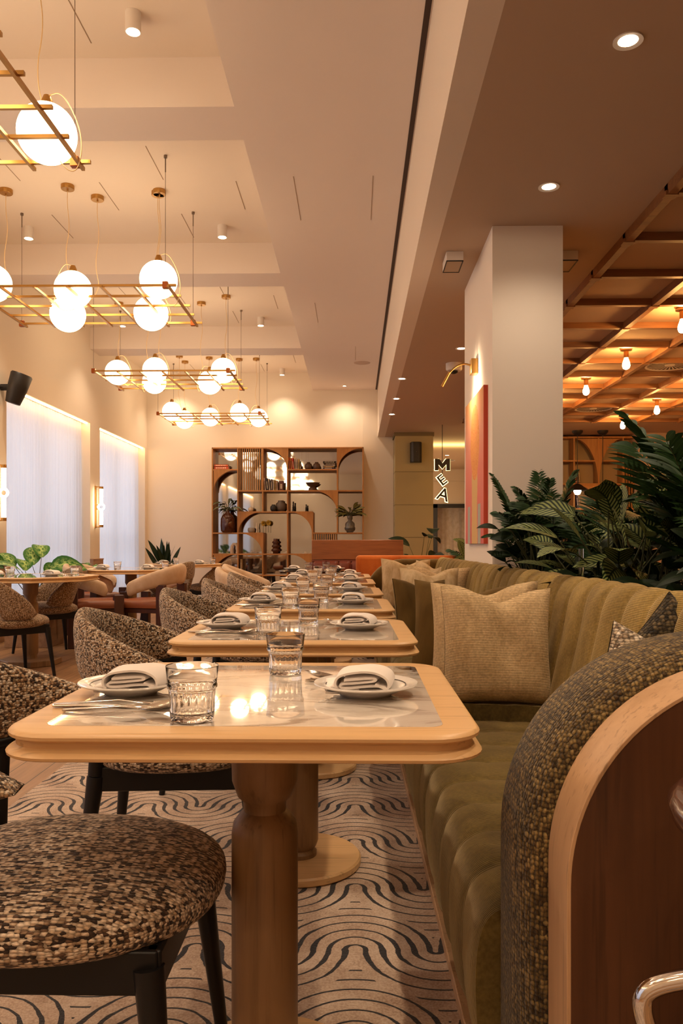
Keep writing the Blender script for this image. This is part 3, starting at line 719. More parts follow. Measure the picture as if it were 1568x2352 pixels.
# ---------------------------------------------------------------- octagonal tables by the windows
def octtable(cx, cy, R, label):
    r = E('dining_table', label, 'table', (cx, cy, 0), 0, 'octagonal tables by the windows')
    def loop(rad, z, c=.0): return [(rad*cos(pi/8+i*pi/4), rad*sin(pi/8+i*pi/4), z) for i in range(8)]
    mb = MB(); mb.loft([loop(R-.10, .749), loop(R-.09, .75), loop(R-.004, .75), loop(R, .745), loop(R-.001, .740), loop(R-.012, .736), loop(R-.012, .724), loop(R-.001, .720), loop(R+.002, .713), loop(R-.008, .708)])
    mb.build('tabletop', M_OAK, r, smooth=20)
    mb = MB(); mb.loft([loop(R-.10, .7485), loop(R-.10, .7503)]); mb.build('marble_inlay', M_MARBLE, r, smooth=0)
    mb = MB(); mb.lathe([(.05, .708), (.062, .70), (.062, .60), (.045, .565), (.045, .54), (.062, .51), (.062, .10), (.05, .07), (.055, .05), (0, .05)], 32); mb.build('pedestal', M_OAKV, r, smooth=50)
    mb = MB(); mb.loft([loop(.245, 0), loop(.25, .005), loop(.25, .045), loop(.24, .05)]); mb.build('base', M_OAKV, r, smooth=20)
    return r
OT = [(-2.75, 6.70, 'octagonal oak table at the left edge, nearest by the windows'), (-2.42, 8.55, 'octagonal oak table between the two cream nubuck chairs'), (-2.30, 10.75, 'octagonal oak table nearest the far wall by the windows')]
for x, y, l in OT: octtable(x, y, .56, l)
for i, (x, y, l) in enumerate(OT):
    w = ['the left edge octagonal table', 'the middle octagonal table', 'the farthest octagonal table'][i]
    setting(x-.30, y-.05, 0, 'at the left of '+w, 3); setting(x+.20, y-.05, pi, 'at the right of '+w, 3)
    wglass(x-.08, y-.22, 'at the near left of '+w); wglass(x+.36, y+.05, 'at the right of '+w)

# ---------------------------------------------------------------- chairs
def tub_chair(label, mat, matseat, loc, rz, grp, kind='band'):
    # faces +x; the back wraps round from -x
    r = E('dining_chair', label, 'chair', loc, rz, grp)
    def q(u, v):
        th = 2*pi*u; ph = (v-.5)*pi
        cx_, sx_ = cos(th), sin(th)
        n = 2.35
        rr = (abs(cx_)**n+abs(sx_)**n)**(-1/n)
        cp_ = abs(cos(ph))**.55; sp = math.copysign(abs(sin(ph))**.75, sin(ph))
        a = .268 if cx_ < 0 else .275
        return (.010+a*rr*cx_*cp_, .258*rr*sx_*cp_*(1-.05*cx_), .422+sp*(.052 if sp > 0 else .048)+(.018*(1-cp_) if sp > 0 else 0))
    mb = MB(); mb.grid(q, 64, 20, cu=True); merge_o = mb.build('seat', matseat, r, smooth=80); merge(merge_o, 1e-4)
    A, B = .270, .262; band = kind == 'band'; PH = radians(98 if band else 108); N = 60; K = 20
    def zz(ph):
        t = abs(ph)/PH
        if band: return .822-.150*t**1.5, .615+.035*t**2
        k = min(1, max(0, (t-.33)/.22)); k = k*k*(3-2*k)
        return .815-.29*t**1.9, .605-.155*k
    def sec(u, v):
        ph = -PH+2*PH*u; t = abs(ph)/PH; ztop, zbot = zz(ph)
        mid = (ztop+zbot)/2; hh = (ztop-zbot)/2
        if t > .88: hh *= sqrt(max(0.02, 1-((t-.88)/.12)**2))
        th = .027
        a = 2*pi*v
        dz = math.copysign(abs(sin(a))**.72, sin(a))*hh; dr = math.copysign(abs(cos(a))**.8, cos(a))*th
        lean = .10*(mid+dz-.6)*(1-.3*t)
        return (-(A+dr+lean)*cos(ph), (B+dr+lean*.8)*sin(ph), mid+dz)
    mb = MB(); mb.grid(sec, N, K, cv=True); bk = mb.build('backrest', mat, r, smooth=80)
    if band:
        mb = MB(); mb.tube([(-(A)*cos(t_), (B)*sin(t_), zz(t_)[1]-.006) for t_ in [radians(-84+i*12) for i in range(15)]], .012, 8); mb.build('back_rail', M_BLACK, bk, smooth=60)
        for s in (-1, 1):
            mb = MB(); mb.tube([(-.19, s*.20, .615), (-.20, s*.20, .50), (-.205, s*.195, .38)], [.014, .018, .022], 10); mb.build('back_post', M_BLACK, r, smooth=60)
    mb = MB()
    for (x0, x1, y0, y1) in ((-.20, .22, -.205, -.18), (-.20, .22, .18, .205), (-.225, -.20, -.2, .2), (.20, .225, -.2, .2)): mb.box(x0, x1, y0, y1, .335, .402)
    mb.build('seat_frame', M_BLACK, r, smooth=0, bevel=.004)
    for x_ in (-1, 1):
        for y_ in (-1, 1):
            mb = MB(); mb.tube([(x_*.245, y_*.235, 0), (x_*.222, y_*.212, .22), (x_*.205, y_*.195, .375)], [.012, .018, .024], 12); mb.build('leg', M_BLACK, r, smooth=50)
    return r
G1 = 'boucle tub chairs along the row'
ch = tub_chair('brown boucle tub chair nearest the camera, cut by the left edge', M_TWEED, M_TWSEAT, (-.515, 1.385, .01), 0, G1)
CY = [0, 2.37, 3.42, 4.40, 5.35]
for i, l in ((1, 'boucle tub chair at the second row table, its rim pale grey'), (2, 'boucle tub chair at the third table of the row'), (3, 'boucle tub chair at the fourth table of the row'), (4, 'boucle tub chair at the fifth table, farthest tweed one')):
    cp(ch, (fx(-.505, CY[i]), CY[i], .01), YAW+[0, .05, -.04, .03, .0][i], l, G1)
G2 = 'tan tweed chairs by the windows'
c2 = tub_chair('tan tweed chair at the left edge with cutout back, facing right', M_TWEEDG, M_TWEEDG, (-2.66, 6.08, 0), .85, G2, 'shell')
cp(c2, (-2.84, 7.30, 0), pi+.65, 'tan tweed chair facing the left edge table from behind it', G2)
cp(c2, (-2.20, 9.35, 0), pi-.3, 'tan tweed chair just behind the right cream chair', G2)
cp(c2, (-2.00, 10.85, 0), pi, 'grey tan chair right of the farthest octagonal table', G2)
def cream_chair(label, loc, rz, grp):
    r = E('dining_chair', label, 'chair', loc, rz, grp)
    A, B = .31, .30; PH = radians(108)
    def sec(u, v):
        ph = -PH+2*PH*u; t = abs(ph)/PH
        mid = .725-.165*t**1.6; hh = .098-.032*t; th = .040-.008*t
        if t > .93: k = sqrt(max(.02, 1-((t-.93)/.07)**2)); hh *= k; th *= k
        a = 2*pi*v; dz = math.copysign(abs(sin(a))**.7, sin(a))*hh; dr = math.copysign(abs(cos(a))**.8, cos(a))*th
        lean = .12*(mid+dz-.6)
        return (-(A+dr+lean)*cos(ph), (B+dr+lean)*sin(ph), mid+dz)
    mb = MB(); mb.grid(sec, 56, 20, cv=True); mb.build('backrest', M_CREAM, r, smooth=80)
    mb = MB(); mb.loft([rrect(.26-o, .25-o, .10, 6, z) for o, z in ((.03, .385), (.004, .39), (0, .41), (0, .43), (.012, .455), (.05, .468), (.12, .472))]); mb.build('seat', M_TAN, r, smooth=60)
    mb = MB(); mb.box(-.24, .24, -.23, .23, .34, .385); mb.build('seat_frame', M_DWOOD, r, smooth=0, bevel=.004)
    for x_, y_, zt in ((-.24, -.22, .62), (-.24, .22, .62), (.20, -.27, .52), (.20, .27, .52)):
        mb = MB(); mb.box(x_-.045, x_+.045, y_-.028, y_+.028, 0, zt); mb.build('leg', M_DWOOD, r, smooth=0, bevel=.006)
    return r
G3 = 'cream nubuck armchairs'
cc = cream_chair('cream nubuck chair with brown seat, left of middle octagonal table', (-2.55, 7.95, 0), .2, G3)
cp(cc, (-2.07, 8.0, 0), pi-.25, 'cream nubuck chair with brown seat and handle slot, facing left', G3)
cp(cc, (-2.95, 8.95, 0), -.3, 'cream nubuck chair mostly hidden behind the left cream chair', G3)
cp(cc, (-.84, 6.85, 0), .05, 'cream nubuck chair behind the boucle chairs of the row', G3)
cp(cc, (-.95, 7.85, 0), .0, 'cream nubuck chair beside the dark round table', G3)

# ---------------------------------------------------------------- banquette
def banquette():
    r = E('banquette', 'long olive velvet banquette with channel tufted back and oak end panel', 'banquette', (0, 1.2, 0), YAW)
    p = .18
    def chan(y): return abs(sin(pi*y/p))**.42
    def profile(pts, sub=3):
        P = [Vector(q) for q in pts]
        for _ in range(sub):
            Q = [P[0]]
            for i in range(len(P)-1): Q += [P[i]*.75+P[i+1]*.25, P[i]*.25+P[i+1]*.75]
            Q.append(P[-1]); P = Q
        return P
    def swept(pts, y0, y1, amp, fade, per=10, sub=2, ends=True):
        P = profile(pts, sub); n = len(P)-1; ny = int((y1-y0)/p*per)
        NR = []
        for i in range(n+1):
            t = (P[min(i+1, n)]-P[max(i-1, 0)]).normalized(); NR.append(Vector((-t.y, t.x)))
        def f(u, v):
            i = round(u*n); y = y0+(y1-y0)*v; q = P[i]; a = amp*(chan(y)-1)*fade(i/n)
            wr = .003*sin(y*31+q.x*40)*sin(q.x*23+y*11)
            return (q.x+NR[i].x*(a+wr), y, q.y+NR[i].y*(a+wr))
        mb = MB(); mb.grid(f, n, ny)
        if ends:
            for yy in (0.0, 1.0):
                base = len(mb.v); ring = [f(i/n, yy) for i in range(n+1)]
                mb.add(ring, [tuple(range(n+1))])
        return mb
    # seat front at x=.205
    for (y0, y1, zt) in ((.19, 1.57, .405), (1.57, 5.75, .462)):
        pts = [(.70, zt-.01), (.60, zt), (.45, zt+.003), (.34, zt+.003), (.27, zt-.002), (.225, zt-.03), (.205, zt-.09), (.203, .22), (.212, .14), (.225, .10), (.26, .095)]
        pts = list(reversed(pts))
        swept(pts, y0, y1, .017, lambda t: 1, per=14).build('seat', M_VSEAT, r, smooth=75)
    pts = [(.665, .33), (.685, .45), (.715, .60), (.745, .74), (.765, .84), (.80, .895), (.845, .905), (.89, .88), (.905, .80), (.905, .10)]
    pts = [(a, b) for a, b in pts]
    swept(pts, .12, 5.85, .016, lambda t: 1, per=12).build('backrest', M_VBACK, r, smooth=75)
    mb = MB(); mb.box(.28, .88, .1, 5.85, .0, .34); mb.build('plinth', M_DWOOD, r, smooth=0)
    mb = MB(); mb.box(.228, .250, .0, 5.85, .0, .035); mb.build('base_rail', M_BAND, r, smooth=0, bevel=.003)
    # near end: oak panel and woven roll
    def outline(x0, rr, zc, xr=.95, n=26, z0=0.0):
        pts = [(x0, z0+i*(zc-z0)/6) for i in range(6)]
        pts += [(x0+rr-rr*cos(pi/2*i/n), zc+rr*sin(pi/2*i/n)) for i in range(n+1)]
        pts += [(x0+rr+(xr-x0-rr)*i/5, zc+rr) for i in range(1, 6)]
        return pts
    o1 = outline(.294, .297, .545)
    mb = MB(); poly = o1+[(.95, 0)]; mb.prism(poly, -.10, 0.0, 'y'); ob = mb.build('end_panel', [M_PANEL], r, smooth=30)
    # bent oak band around the panel edge
    o2 = outline(.290, .301, .545); o3 = outline(.296, .295, .545)
    mb = MB(); n = len(o2)
    loops = [[(a[0], -.101, a[1]), (a[0], .001, a[1]), (b[0], .001, b[1]), (b[0], -.101, b[1])] for a, b in zip(o2, o3)]
    mb.loft(loops); mb.build('edge_band', M_BAND, r, smooth=40, bevel=.001)
    # roll: section swept along outline, from inside the panel edge outwards
    P_ = outline(.306, .286, .530, .96, 30); n = len(P_)-1
    secs = []
    for i, (x_, z_) in enumerate(P_):
        a = P_[max(i-1, 0)]; b = P_[min(i+1, n)]; t = Vector((b[0]-a[0], b[1]-a[1])).normalized(); nr = Vector((-t.y, t.x))
        ring = []
        for j in range(20):
            an = 2*pi*j/20; e1 = math.copysign(abs(cos(an))**.75, cos(an)); e2 = math.copysign(abs(sin(an))**.8, sin(an))
            rad = .058*e1; yy = .118+.118*e2
            ring.append((x_+nr.x*rad, yy, z_+nr.y*rad))
        secs.append(ring)
    mb = MB(); mb.loft(secs); mb.build('arm_roll', M_ARM, r, smooth=80)
    # inner face of the arm
    mb = MB(); mb.prism(outline(.33, .26, .545)+[(.95, 0)], .03, .20, 'y'); mb.build('arm_core', M_ARM, r, smooth=30)
    # far end
    mb = MB(); mb.prism(outline(.150, .34, .545)+[(.95, 0)], 5.80, 5.98, 'y'); mb.build('far_arm', M_VEL, r, smooth=40, bevel=.045, seg=4)
    return r
banquette()
# ---------------------------------------------------------------- cushions
def cushion(name, label, mat, x, y, z, w, h, t, rz=0, tilt=0, roll=0, grp=None, seed=0, weltmat=None):
    rs = random.Random(seed); ph = [rs.uniform(0, 6) for _ in range(6)]
    def f(side):
        def g(u, v):
            a, b = 2*u-1, 2*v-1
            e = max(0, (1-a**4)*(1-b**4))
            d = t*.5*(e**.5)+.003
            px = w/2*a*(1-.07*(1-b*b)); pz = h/2*b*(1-.07*(1-a*a))
            wr = .010*e*sin(3.2*a+ph[0]+2*b)*sin(2.7*b+ph[1])+.004*e*sin(9*a*b+ph[2]+5*a)
            if b > .2: wr -= .020*math.exp(-(a/.30)**2)*(b-.2)*e
            notch = -.040*math.exp(-((a-.05)/.36)**2)*max(0, b)**2
            return (px, side*(d+wr*.8), pz+notch)
        return g
    mb = MB(); mb.M = Matrix.Rotation(tilt, 4, 'X') @ Matrix.Rotation(roll, 4, 'Y')
    mb.grid(f(-1), 28, 28); mb.grid(f(1), 28, 28, flip=True)
    o = mb.build(name, mat, smooth=80); merge(o, 1e-5)
    o.location = (x, y, z); o.rotation_euler = (0, 0, rz)
    return tag(o, label, 'cushion', grp)
GP = 'scatter cushions on the banquette'
cushion('cushion', 'large beige ribbed cushion nearest on the banquette seat', M_PIL1, .505, 2.86, .655, .40, .42, .16, .06, -.16, .02, GP, 1)
cushion('cushion', 'beige ribbed cushion behind the nearest large one', M_PIL1, .50, 3.11, .665, .42, .42, .13, -.25, -.20, -.03, GP, 2)
cushion('cushion', 'olive velvet cushion leaning behind the nearest beige pair', M_VEL, .45, 3.28, .655, .44, .42, .13, -.10, -.22, .05, GP, 3)
cushion('cushion', 'mottled beige cushion in the middle of the banquette', M_PIL2, .46, 4.95, .665, .37, .42, .15, .0, -.16, .0, GP, 4)
cushion('cushion', 'ribbed beige cushion behind the middle mottled cushion', M_PIL1, .52, 5.18, .670, .42, .42, .13, -.3, -.2, .04, GP, 5)
cushion('cushion', 'dark olive velvet cushion beside the middle beige cushions', M_VEL, .36, 4.35, .64, .34, .38, .12, .5, -.2, .04, GP, 6)
cushion('cushion', 'mottled beige cushion at the far end of the banquette', M_PIL2, .42, 6.72, .675, .42, .44, .15, .0, -.14, .02, GP, 7)
cushion('cushion', 'beige cushion tucked behind the far end cushion', M_PIL2, .62, 6.60, .67, .36, .40, .12, -.6, -.2, .1, GP, 8)
cushion('cushion', 'white chunky weave cushion peeking over the near arm', M_PILW, .665, 1.72, .635, .34, .34, .12, .12, -.3, .42, GP, 9)
cushion('cushion', 'dark olive chunky cushion behind the white woven one', M_PILO, .78, 1.93, .655, .36, .36, .12, .0, -.25, .78, GP, 10)

# ---------------------------------------------------------------- planter and plants
def leaf(mb, base, d, L, w, droop=.4, nu=8, nv=4, up=(0, 0, 1), curl=.15, shape=1.0):
    if up == (0, 0, 1): up = (random.uniform(-.5, .5), random.uniform(-1.3, .2), .7)
    d = Vector(d).normalized(); up = Vector(up); side = d.cross(up)
    if side.length < .05: side = Vector((1, 0, 0))
    side.normalize(); nrm = side.cross(d).normalized(); base = Vector(base)
    def f(u, v):
        s_ = 2*v-1; ww = w*.5*(sin(pi*min(1, .02+u*.98)**shape))**.8 if u < 1 else 0
        p = base+d*(L*u)-Vector((0, 0, 1))*(droop*L*u*u)+side*(ww*s_)+nrm*(curl*ww*abs(s_))
        return tuple(p)
    mb.grid(f, nu, nv)
def frond(mb, st, base, d, L, n, lw, ll, droop=.5, rnd=random):
    d = Vector(d).normalized(); base = Vector(base); pts = []
    for i in range(9):
        u = i/8; pts.append(base+d*(L*u)-Vector((0, 0, droop*L*u*u)))
    st.tube(pts, [.004*(1-.7*i/8) for i in range(9)], 5)
    for i in range(n):
        u = .22+.78*i/(n-1); p = base+d*(L*u)-Vector((0, 0, droop*L*u*u))
        t = (d-Vector((0, 0, 2*droop*u))).normalized(); sd = t.cross(Vector((0, 0, 1))).normalized()
        l = ll*(sin(pi*(.15+.8*u))**.6)
        for s_ in (-1, 1): leaf(mb, p, t*.75+sd*s_*.9+Vector((0, 0, .12)), l, lw, .25, 5, 2, shape=.8)
def plant(name, label, cat, loc, fn, mat, pot=None, grp=None):
    r = E(name, label, cat, loc, 0, grp)
    lf, st = MB(), MB(); fn(lf, st)
    lf.build('foliage', mat, r, smooth=60)
    if st.v: st.build('stems', M_STEM, r, smooth=60)
    if pot:
        mb = MB(); a, b, h = pot; mb.lathe([(0, 0), (a, 0), (b, h), (b-.015, h), (b-.02, h-.04), (0, h-.04)], 28, cap=False); mb.build('pot', M_POT, r, smooth=40)
    return r
mb = MB(); mb.box(.95, 1.45, 1.6, 4.70, 0, .72); mb.box(.97, 1.43, 1.62, 4.68, .72, .73)
tag(mb.build('planter', M_DWOOD, smooth=0), 'long dark planter box behind the banquette holding the foliage', 'planter')
def rdir(rs, el0, el1, a0=0, a1=2*pi):
    a = rs.uniform(a0, a1); e = rs.uniform(el0, el1); return Vector((cos(a)*cos(e), sin(a)*cos(e), sin(e)))
def f_palm(n, L, seed, el=(.5, 1.3), lw=.022, ll=.17, nl=16, a=(0, 2*pi)):
    def f(lf, st):
        rs = random.Random(seed)
        for i in range(n):
            d = rdir(rs, *el, *a); frond(lf, st, (rs.uniform(-.04, .04), rs.uniform(-.04, .04), 0), d, L*rs.uniform(.75, 1.1), nl, lw, ll, rs.uniform(.25, .5))
    return f
def f_broad(n, L, w, seed, stem=(.15, .45), el=(.4, 1.2), droop=(.2, .5), sp=.12, a=(0, 2*pi), lel=None, shape=.8):
    def f(lf, st):
        rs = random.Random(seed)
        for i in range(n):
            d = rdir(rs, *el, *a); h = rs.uniform(*stem); b = Vector((rs.uniform(-sp, sp), rs.uniform(-sp, sp), 0))
            t = b+d*h; st.tube([b, b+(t-b)*.5+Vector((0, 0, h*.06)), t], [.005, .004, .003], 5)
            dd = Vector((d.x, d.y, d.z*.25)) if lel is None else Vector((d.x, d.y, lel))
            k = rs.uniform(.7, 1.15); leaf(lf, t, dd+Vector((rs.uniform(-.3, .3), rs.uniform(-.3, .3), rs.uniform(-.1, .3))), L*k, w*k, rs.uniform(*droop), 8, 4, shape=shape)
    return f
PG = 'foliage behind the banquette'
plant('parlour_palm', 'feathery parlour palm against the white pillar, leftmost of the planting', 'plant', (1.02, 4.25, .73), f_palm(24, .98, 3, (1.0, 1.5), .016, .13, 24), M_PALM, grp=PG)
plant('leafy_shrub', 'low dark leafy shrub beneath the parlour palm', 'plant', (.98, 4.1, .73), f_broad(200, .12, .05, 5, (.1, .45), (.75, 1.5), sp=.11), M_PALM2, grp=PG)
plant('calathea', 'striped calathea in the middle of the planting behind the banquette', 'plant', (1.18, 3.35, .73), f_broad(60, .27, .105, 11, (.20, .50), (.5, 1.45), (.15, .5), .12), M_CAL, grp=PG)
plant('calathea', 'smaller striped calathea left of the larger one', 'plant', (1.16, 3.70, .73), f_broad(26, .22, .078, 12, (.14, .36), (.5, 1.4), (.15, .5), .12), M_CAL, grp=PG)
plant('leafy_shrub', 'dark leafy shrub filling the gap under the calatheas', 'plant', (1.18, 3.25, .73), f_broad(150, .14, .05, 15, (.05, .28), (.0, 1.5), sp=.2), M_PALM2, grp=PG)
plant('broad_leaf_palm', 'tall dark palm with long pointed leaves at the right edge', 'plant', (1.36, 3.0, .73), f_palm(20, 1.16, 21, (1.18, 1.52), .030, .26, 16), M_PALM, grp=PG)
plant('broad_leaf_palm', 'fan of long pointed leaves at the far right edge', 'plant', (1.36, 2.75, .73), f_palm(16, .98, 22, (1.15, 1.52), .028, .22, 15), M_PALM, grp=PG)
plant('leafy_shrub', 'dense dark shrub at the right edge under the tall palm', 'plant', (1.34, 2.65, .73), f_broad(170, .15, .05, 23, (.05, .36), (.0, 1.5), sp=.2), M_PALM2, grp=PG)
plant('parlour_palm', 'feathery palm arching between the calathea and the tall palm', 'plant', (1.2, 3.75, .73), f_palm(12, .8, 31, (1.0, 1.45), .020, .17, 18), M_PALM, grp=PG)
mb = MB(); mb.tube([(0, 0, .73), (0, 0, 1.0)], .010, 12); o = mb.build('rod', M_GLASS, smooth=50); o.location = (.93, 3.3, -.0); tag(o, 'clear acrylic rod standing in the planting', 'rod')
# far plants
plant('rubber_plant', 'dark broad leaved plant in front of the olive clad pillar', 'plant', (.98, 12.2, .50), f_broad(7, .38, .20, 41, (.35, .75), (.7, 1.4), (.3, .9), .05), M_OLIVEL, (.14, .18, .05), 'plants beyond the banquette')
plant('leafy_shrub', 'bushy green plant left of the white pillar', 'plant', (1.45, 8.8, .55), f_broad(80, .26, .09, 43, (.15, .5), (.3, 1.4), (.3, .7), .22), M_CAL, (.16, .2, .05), 'plants beyond the banquette')
plant('parlour_palm', 'feathery palm in front of the dark framed doors', 'plant', (1.78, 10.6, .5), f_palm(16, .95, 44, (.7, 1.4), .03, .22, 18), M_PALM, (.16, .2, .05), 'plants beyond the banquette')
for bx, l in (((1.15, 2.0, 8.4, 9.4), 'dark planter box under the bushy plant left of the white pillar'), ((1.45, 2.05, 10.2, 11.0), 'dark planter box under the palm before the dark framed doors'), ((.78, 1.25, 12.0, 12.45), 'dark planter box under the broad leaved plant at the olive pillar')):
    mb = MB(); mb.box(*bx, 0, .56 if bx[2] < 10 else .5); tag(mb.build('planter', M_DWOOD, smooth=0, bevel=.01), l, 'planter')
# window plants
plant('dieffenbachia', 'mottled dieffenbachia behind the left edge octagonal table', 'plant', (-3.22, 7.95, .46), f_broad(13, .36, .17, 51, (.28, .46), (.5, 1.35), (.25, .7), .06, lel=.35), M_DIE, (.13, .17, .04), 'plants by the windows')
plant('snake_plant', 'spiky dark leaved plant against the far wall by the last window', 'plant', (-2.95, 12.3, .55), f_broad(16, .50, .075, 53, (.02, .12), (.85, 1.45), (.02, .22), .06, lel=1.0), M_PALM2, (.14, .18, .04), 'plants by the windows')
plant('dieffenbachia', 'low green plant between the two windows', 'plant', (-3.35, 9.9, .42), f_broad(9, .36, .13, 55, (.1, .3), (.5, 1.3), (.2, .5), .06, lel=.5), M_DIE, (.13, .17, .04), 'plants by the windows')
mb = MB(); mb.box(-3.44, -3.00, 7.75, 8.15, 0, .46); tag(mb.build('plant_stand', M_WAIN, smooth=0, bevel=.004), 'oak box stand under the mottled dieffenbachia', 'stand')
mb = MB(); mb.box(-3.15, -2.75, 12.1, 12.5, 0, .55); tag(mb.build('plant_stand', M_WAIN, smooth=0, bevel=.004), 'oak box stand under the spiky plant by the far wall', 'stand')
mb = MB(); mb.box(-3.55, -3.15, 9.7, 10.1, 0, .42); tag(mb.build('plant_stand', M_WAIN, smooth=0, bevel=.004), 'oak box stand under the low plant between windows', 'stand')
# shelf plants
lf, st = MB(), MB(); f_broad(30, .17, .035, 61, (.05, .2), (.1, 1.4), (.2, .9), .02)(lf, st)
r = E('dried_branches', 'dry grey green branches in the big brown bottle vase', 'plant', tuple(Vector(cell(0, 3, .58, -.10))+Vector((0, 0, .38)))); lf.build('foliage', leafmat('dusty leaf', 'plain', (.09, .10, .05), (.16, .16, .09)), r); st.build('stems', M_STEM, r)
lf, st = MB(), MB(); f_broad(34, .19, .045, 62, (.03, .16), (.1, 1.3), (.0, .4), .02)(lf, st)
r = E('leafy_branches', 'yellow green leafy branches in the clear grey glass vase', 'plant', tuple(Vector(cell(5, 3, .50, -.10))+Vector((0, 0, .29)))); lf.build('foliage', leafmat('olive branch leaf', 'plain', (.10, .09, .02), (.45, .35, .08)), r); st.build('stems', M_STEM, r)
def pompon(x, y, z, R, seed, label):
    lf = MB(); rs = random.Random(seed)
    for i in range(90): leaf(lf, (0, 0, 0), rdir(rs, -1.5, 1.5), R, R*.4, 0, 3, 2)
    o = lf.build('dried_flower', M_YEL, smooth=60); o.location = (x, y, z); tag(o, label, 'flower', 'dried yellow flowers')
x, y, z = cell(2, 3, .05, -.04); pompon(x-.02, y, z+.16, .05, 1, 'left yellow dried flower head in the fourth shelf row'); pompon(x+.07, y, z+.17, .052, 2, 'right yellow dried flower head in the fourth shelf row')
for i, dx in enumerate((-.02, .07)):
    mb = MB(); mb.tube([(x+dx, y, z), (x+dx, y, z+.16)], .003, 5); tag(mb.build('flower_stem', M_STEM), '%s thin stem holding a yellow dried flower' % ('left', 'right')[i], 'stem')

# ---------------------------------------------------------------- chandeliers
def chandelier(cy, globes, label, first=False):
    ZF = 3.04; xs_ = [-3.03+.2627*i for i in range(7)]; ys_ = [-.53+.265*i for i in range(5)]
    r = E('chandelier', label, 'chandelier', (0, cy, 0), 0, 'brass grid chandeliers')
    for i, y_ in enumerate(ys_):
        mb = MB(); mb.tube([(-3.085+.02*(i % 2), y_, ZF), (-1.40-.02*(i % 2), y_, ZF)], .0125, 4); mb.build('long_rod', M_BRASS, r, smooth=0)
    for i, x_ in enumerate(xs_):
        mb = MB(); mb.tube([(x_, -.575, ZF-.017), (x_, .575, ZF-.017)], .0125, 4); mb.build('cross_rod', M_BRASS, r, smooth=0)
    for x_ in (xs_[0]-.03, xs_[-1]-.03):
        for y_ in (ys_[0], ys_[-1]):
            mb = MB(); mb.tube([(x_, y_, ZF), (x_, y_, HC-.08)], .0022, 5); mb.tube([(x_, y_, HC-.13), (x_, y_, HC-.02)], .005, 6); mb.lathe([(0, 0), (.014, 0), (.014, .02), (0, .02)], 12, (x_, y_, HC-.02), False); sw = mb.build('suspension_wire', M_WIRE, r, smooth=50)
            mb = MB(); mb.box(x_-.022, x_+.022, y_-.018, y_+.018, ZF-.028, ZF+.028); mb.build('clamp', plain('copper clamp', (.40, .12, .04), .35, 1), sw, smooth=0, bevel=.004)
    for gi, (gx_, gy_, gz_) in enumerate(globes):
        R = .150
        mb = MB(); n = 24
        mb.grid(lambda u, v: (gx_+R*cos(2*pi*u)*sin(pi*v), gy_+R*sin(2*pi*u)*sin(pi*v), gz_-R*cos(pi*v)), 40, n, cu=True)
        gl = mb.build('globe', M_GLOBE, r, smooth=80); merge(gl, 1e-4)
        mb = MB(); mb.lathe([(0, 0), (.030, 0), (.030, .02), (.018, .05), (0, .052)], 16, (gx_, gy_, gz_+R-.004), False); mb.build('globe_cap', M_BRASS, gl, smooth=50)
        rs = random.Random(int(cy*10)+gi); tx, ty_ = gx_+rs.uniform(-.12, .12), max(-.9, min(1.0, gy_*.35+rs.uniform(-.1, .3)))
        pts = [Vector((gx_, gy_, gz_+R+.045))]
        # loop of slack then the rising wavy cord
        ln = Vector((gx_+rs.choice((-1, 1))*.14, gy_+.05, ZF-.10))
        ctrl = [Vector((gx_, gy_, gz_+R+.045)), Vector((gx_+(ln.x-gx_)*.6, gy_, gz_+R+.07)), Vector((ln.x+(ln.x-gx_)*.3, gy_+.03, gz_)), ln, Vector((ln.x*.5+tx*.5, gy_*.5+ty_*.5, ZF-.04)), Vector((tx+.03, ty_, ZF+.18)), Vector((tx-.025, ty_, ZF+.42)), Vector((tx+.02, ty_, ZF+.66)), Vector((tx-.004, ty_, ZF+.85)), Vector((tx, ty_, HC-.03))]
        P = ctrl
        for _ in range(3):
            Q = [P[0]]
            for i in range(len(P)-1): Q += [P[i]*.75+P[i+1]*.25, P[i]*.25+P[i+1]*.75]
            Q.append(P[-1]); P = Q
        mb = MB(); mb.tube(P, .0028, 6); mb.build('cord', M_CORD, r, smooth=60)
        mb = MB(); mb.lathe([(0, -.050), (.006, -.050), (.008, -.036), (.052, -.036), (.055, -.032), (.055, 0), (0, 0)], 8 if False else 28, (tx, ty_, HC), False); mb.build('canopy', M_BRASS, r, smooth=40)
    return r
def gpos(cy, lst):
    out = []
    for px, py, dz in lst:
        Y = dz*1829/(1249-py); X = (px-816)*Y/1829
        out.append((X, Y-cy, EYE+dz))
    return out
chandelier(.60, [(-1.6, -.4, 3.12), (-2.3, .3, 3.12), (-2.8, -.2, 3.12), (-1.8, .3, 3.12), (-2.1, -.3, 3.12)], 'added unseen brass grid chandelier above and behind the camera')  # out of view, added to light the foreground
chandelier(-2.0, [(-1.6, -.3, 3.12), (-2.3, .3, 3.12), (-2.8, -.2, 3.12), (-1.8, .3, 3.12), (-2.1, -.3, 3.12)], 'added unseen brass grid chandelier farthest behind the camera')  # second unseen chandelier, added as foreground light from behind
chandelier(3.66, [(-1.593, .43, 3.14), (-2.05, .35, 3.12), (-2.6, .1, 3.12), (-1.75, -.35, 3.12), (-2.9, .4, 3.12)], 'brass grid chandelier with lit globes at the top left corner')
chandelier(6.73, [(-1.58, -.36, 3.14), (-2.31, -.25, 3.10), (-2.48, .10, 3.0), (-1.80, .26, 3.05), (-2.95, -.3, 3.14)], 'brass grid chandelier above the left window side, second from the camera')
chandelier(9.79, [(-2.90, -.12, 3.11), (-2.42, -.2, 3.12), (-2.57, .35, 3.09), (-1.85, .3, 3.07), (-1.60, -.16, 3.12)], 'brass grid chandelier third from the camera')
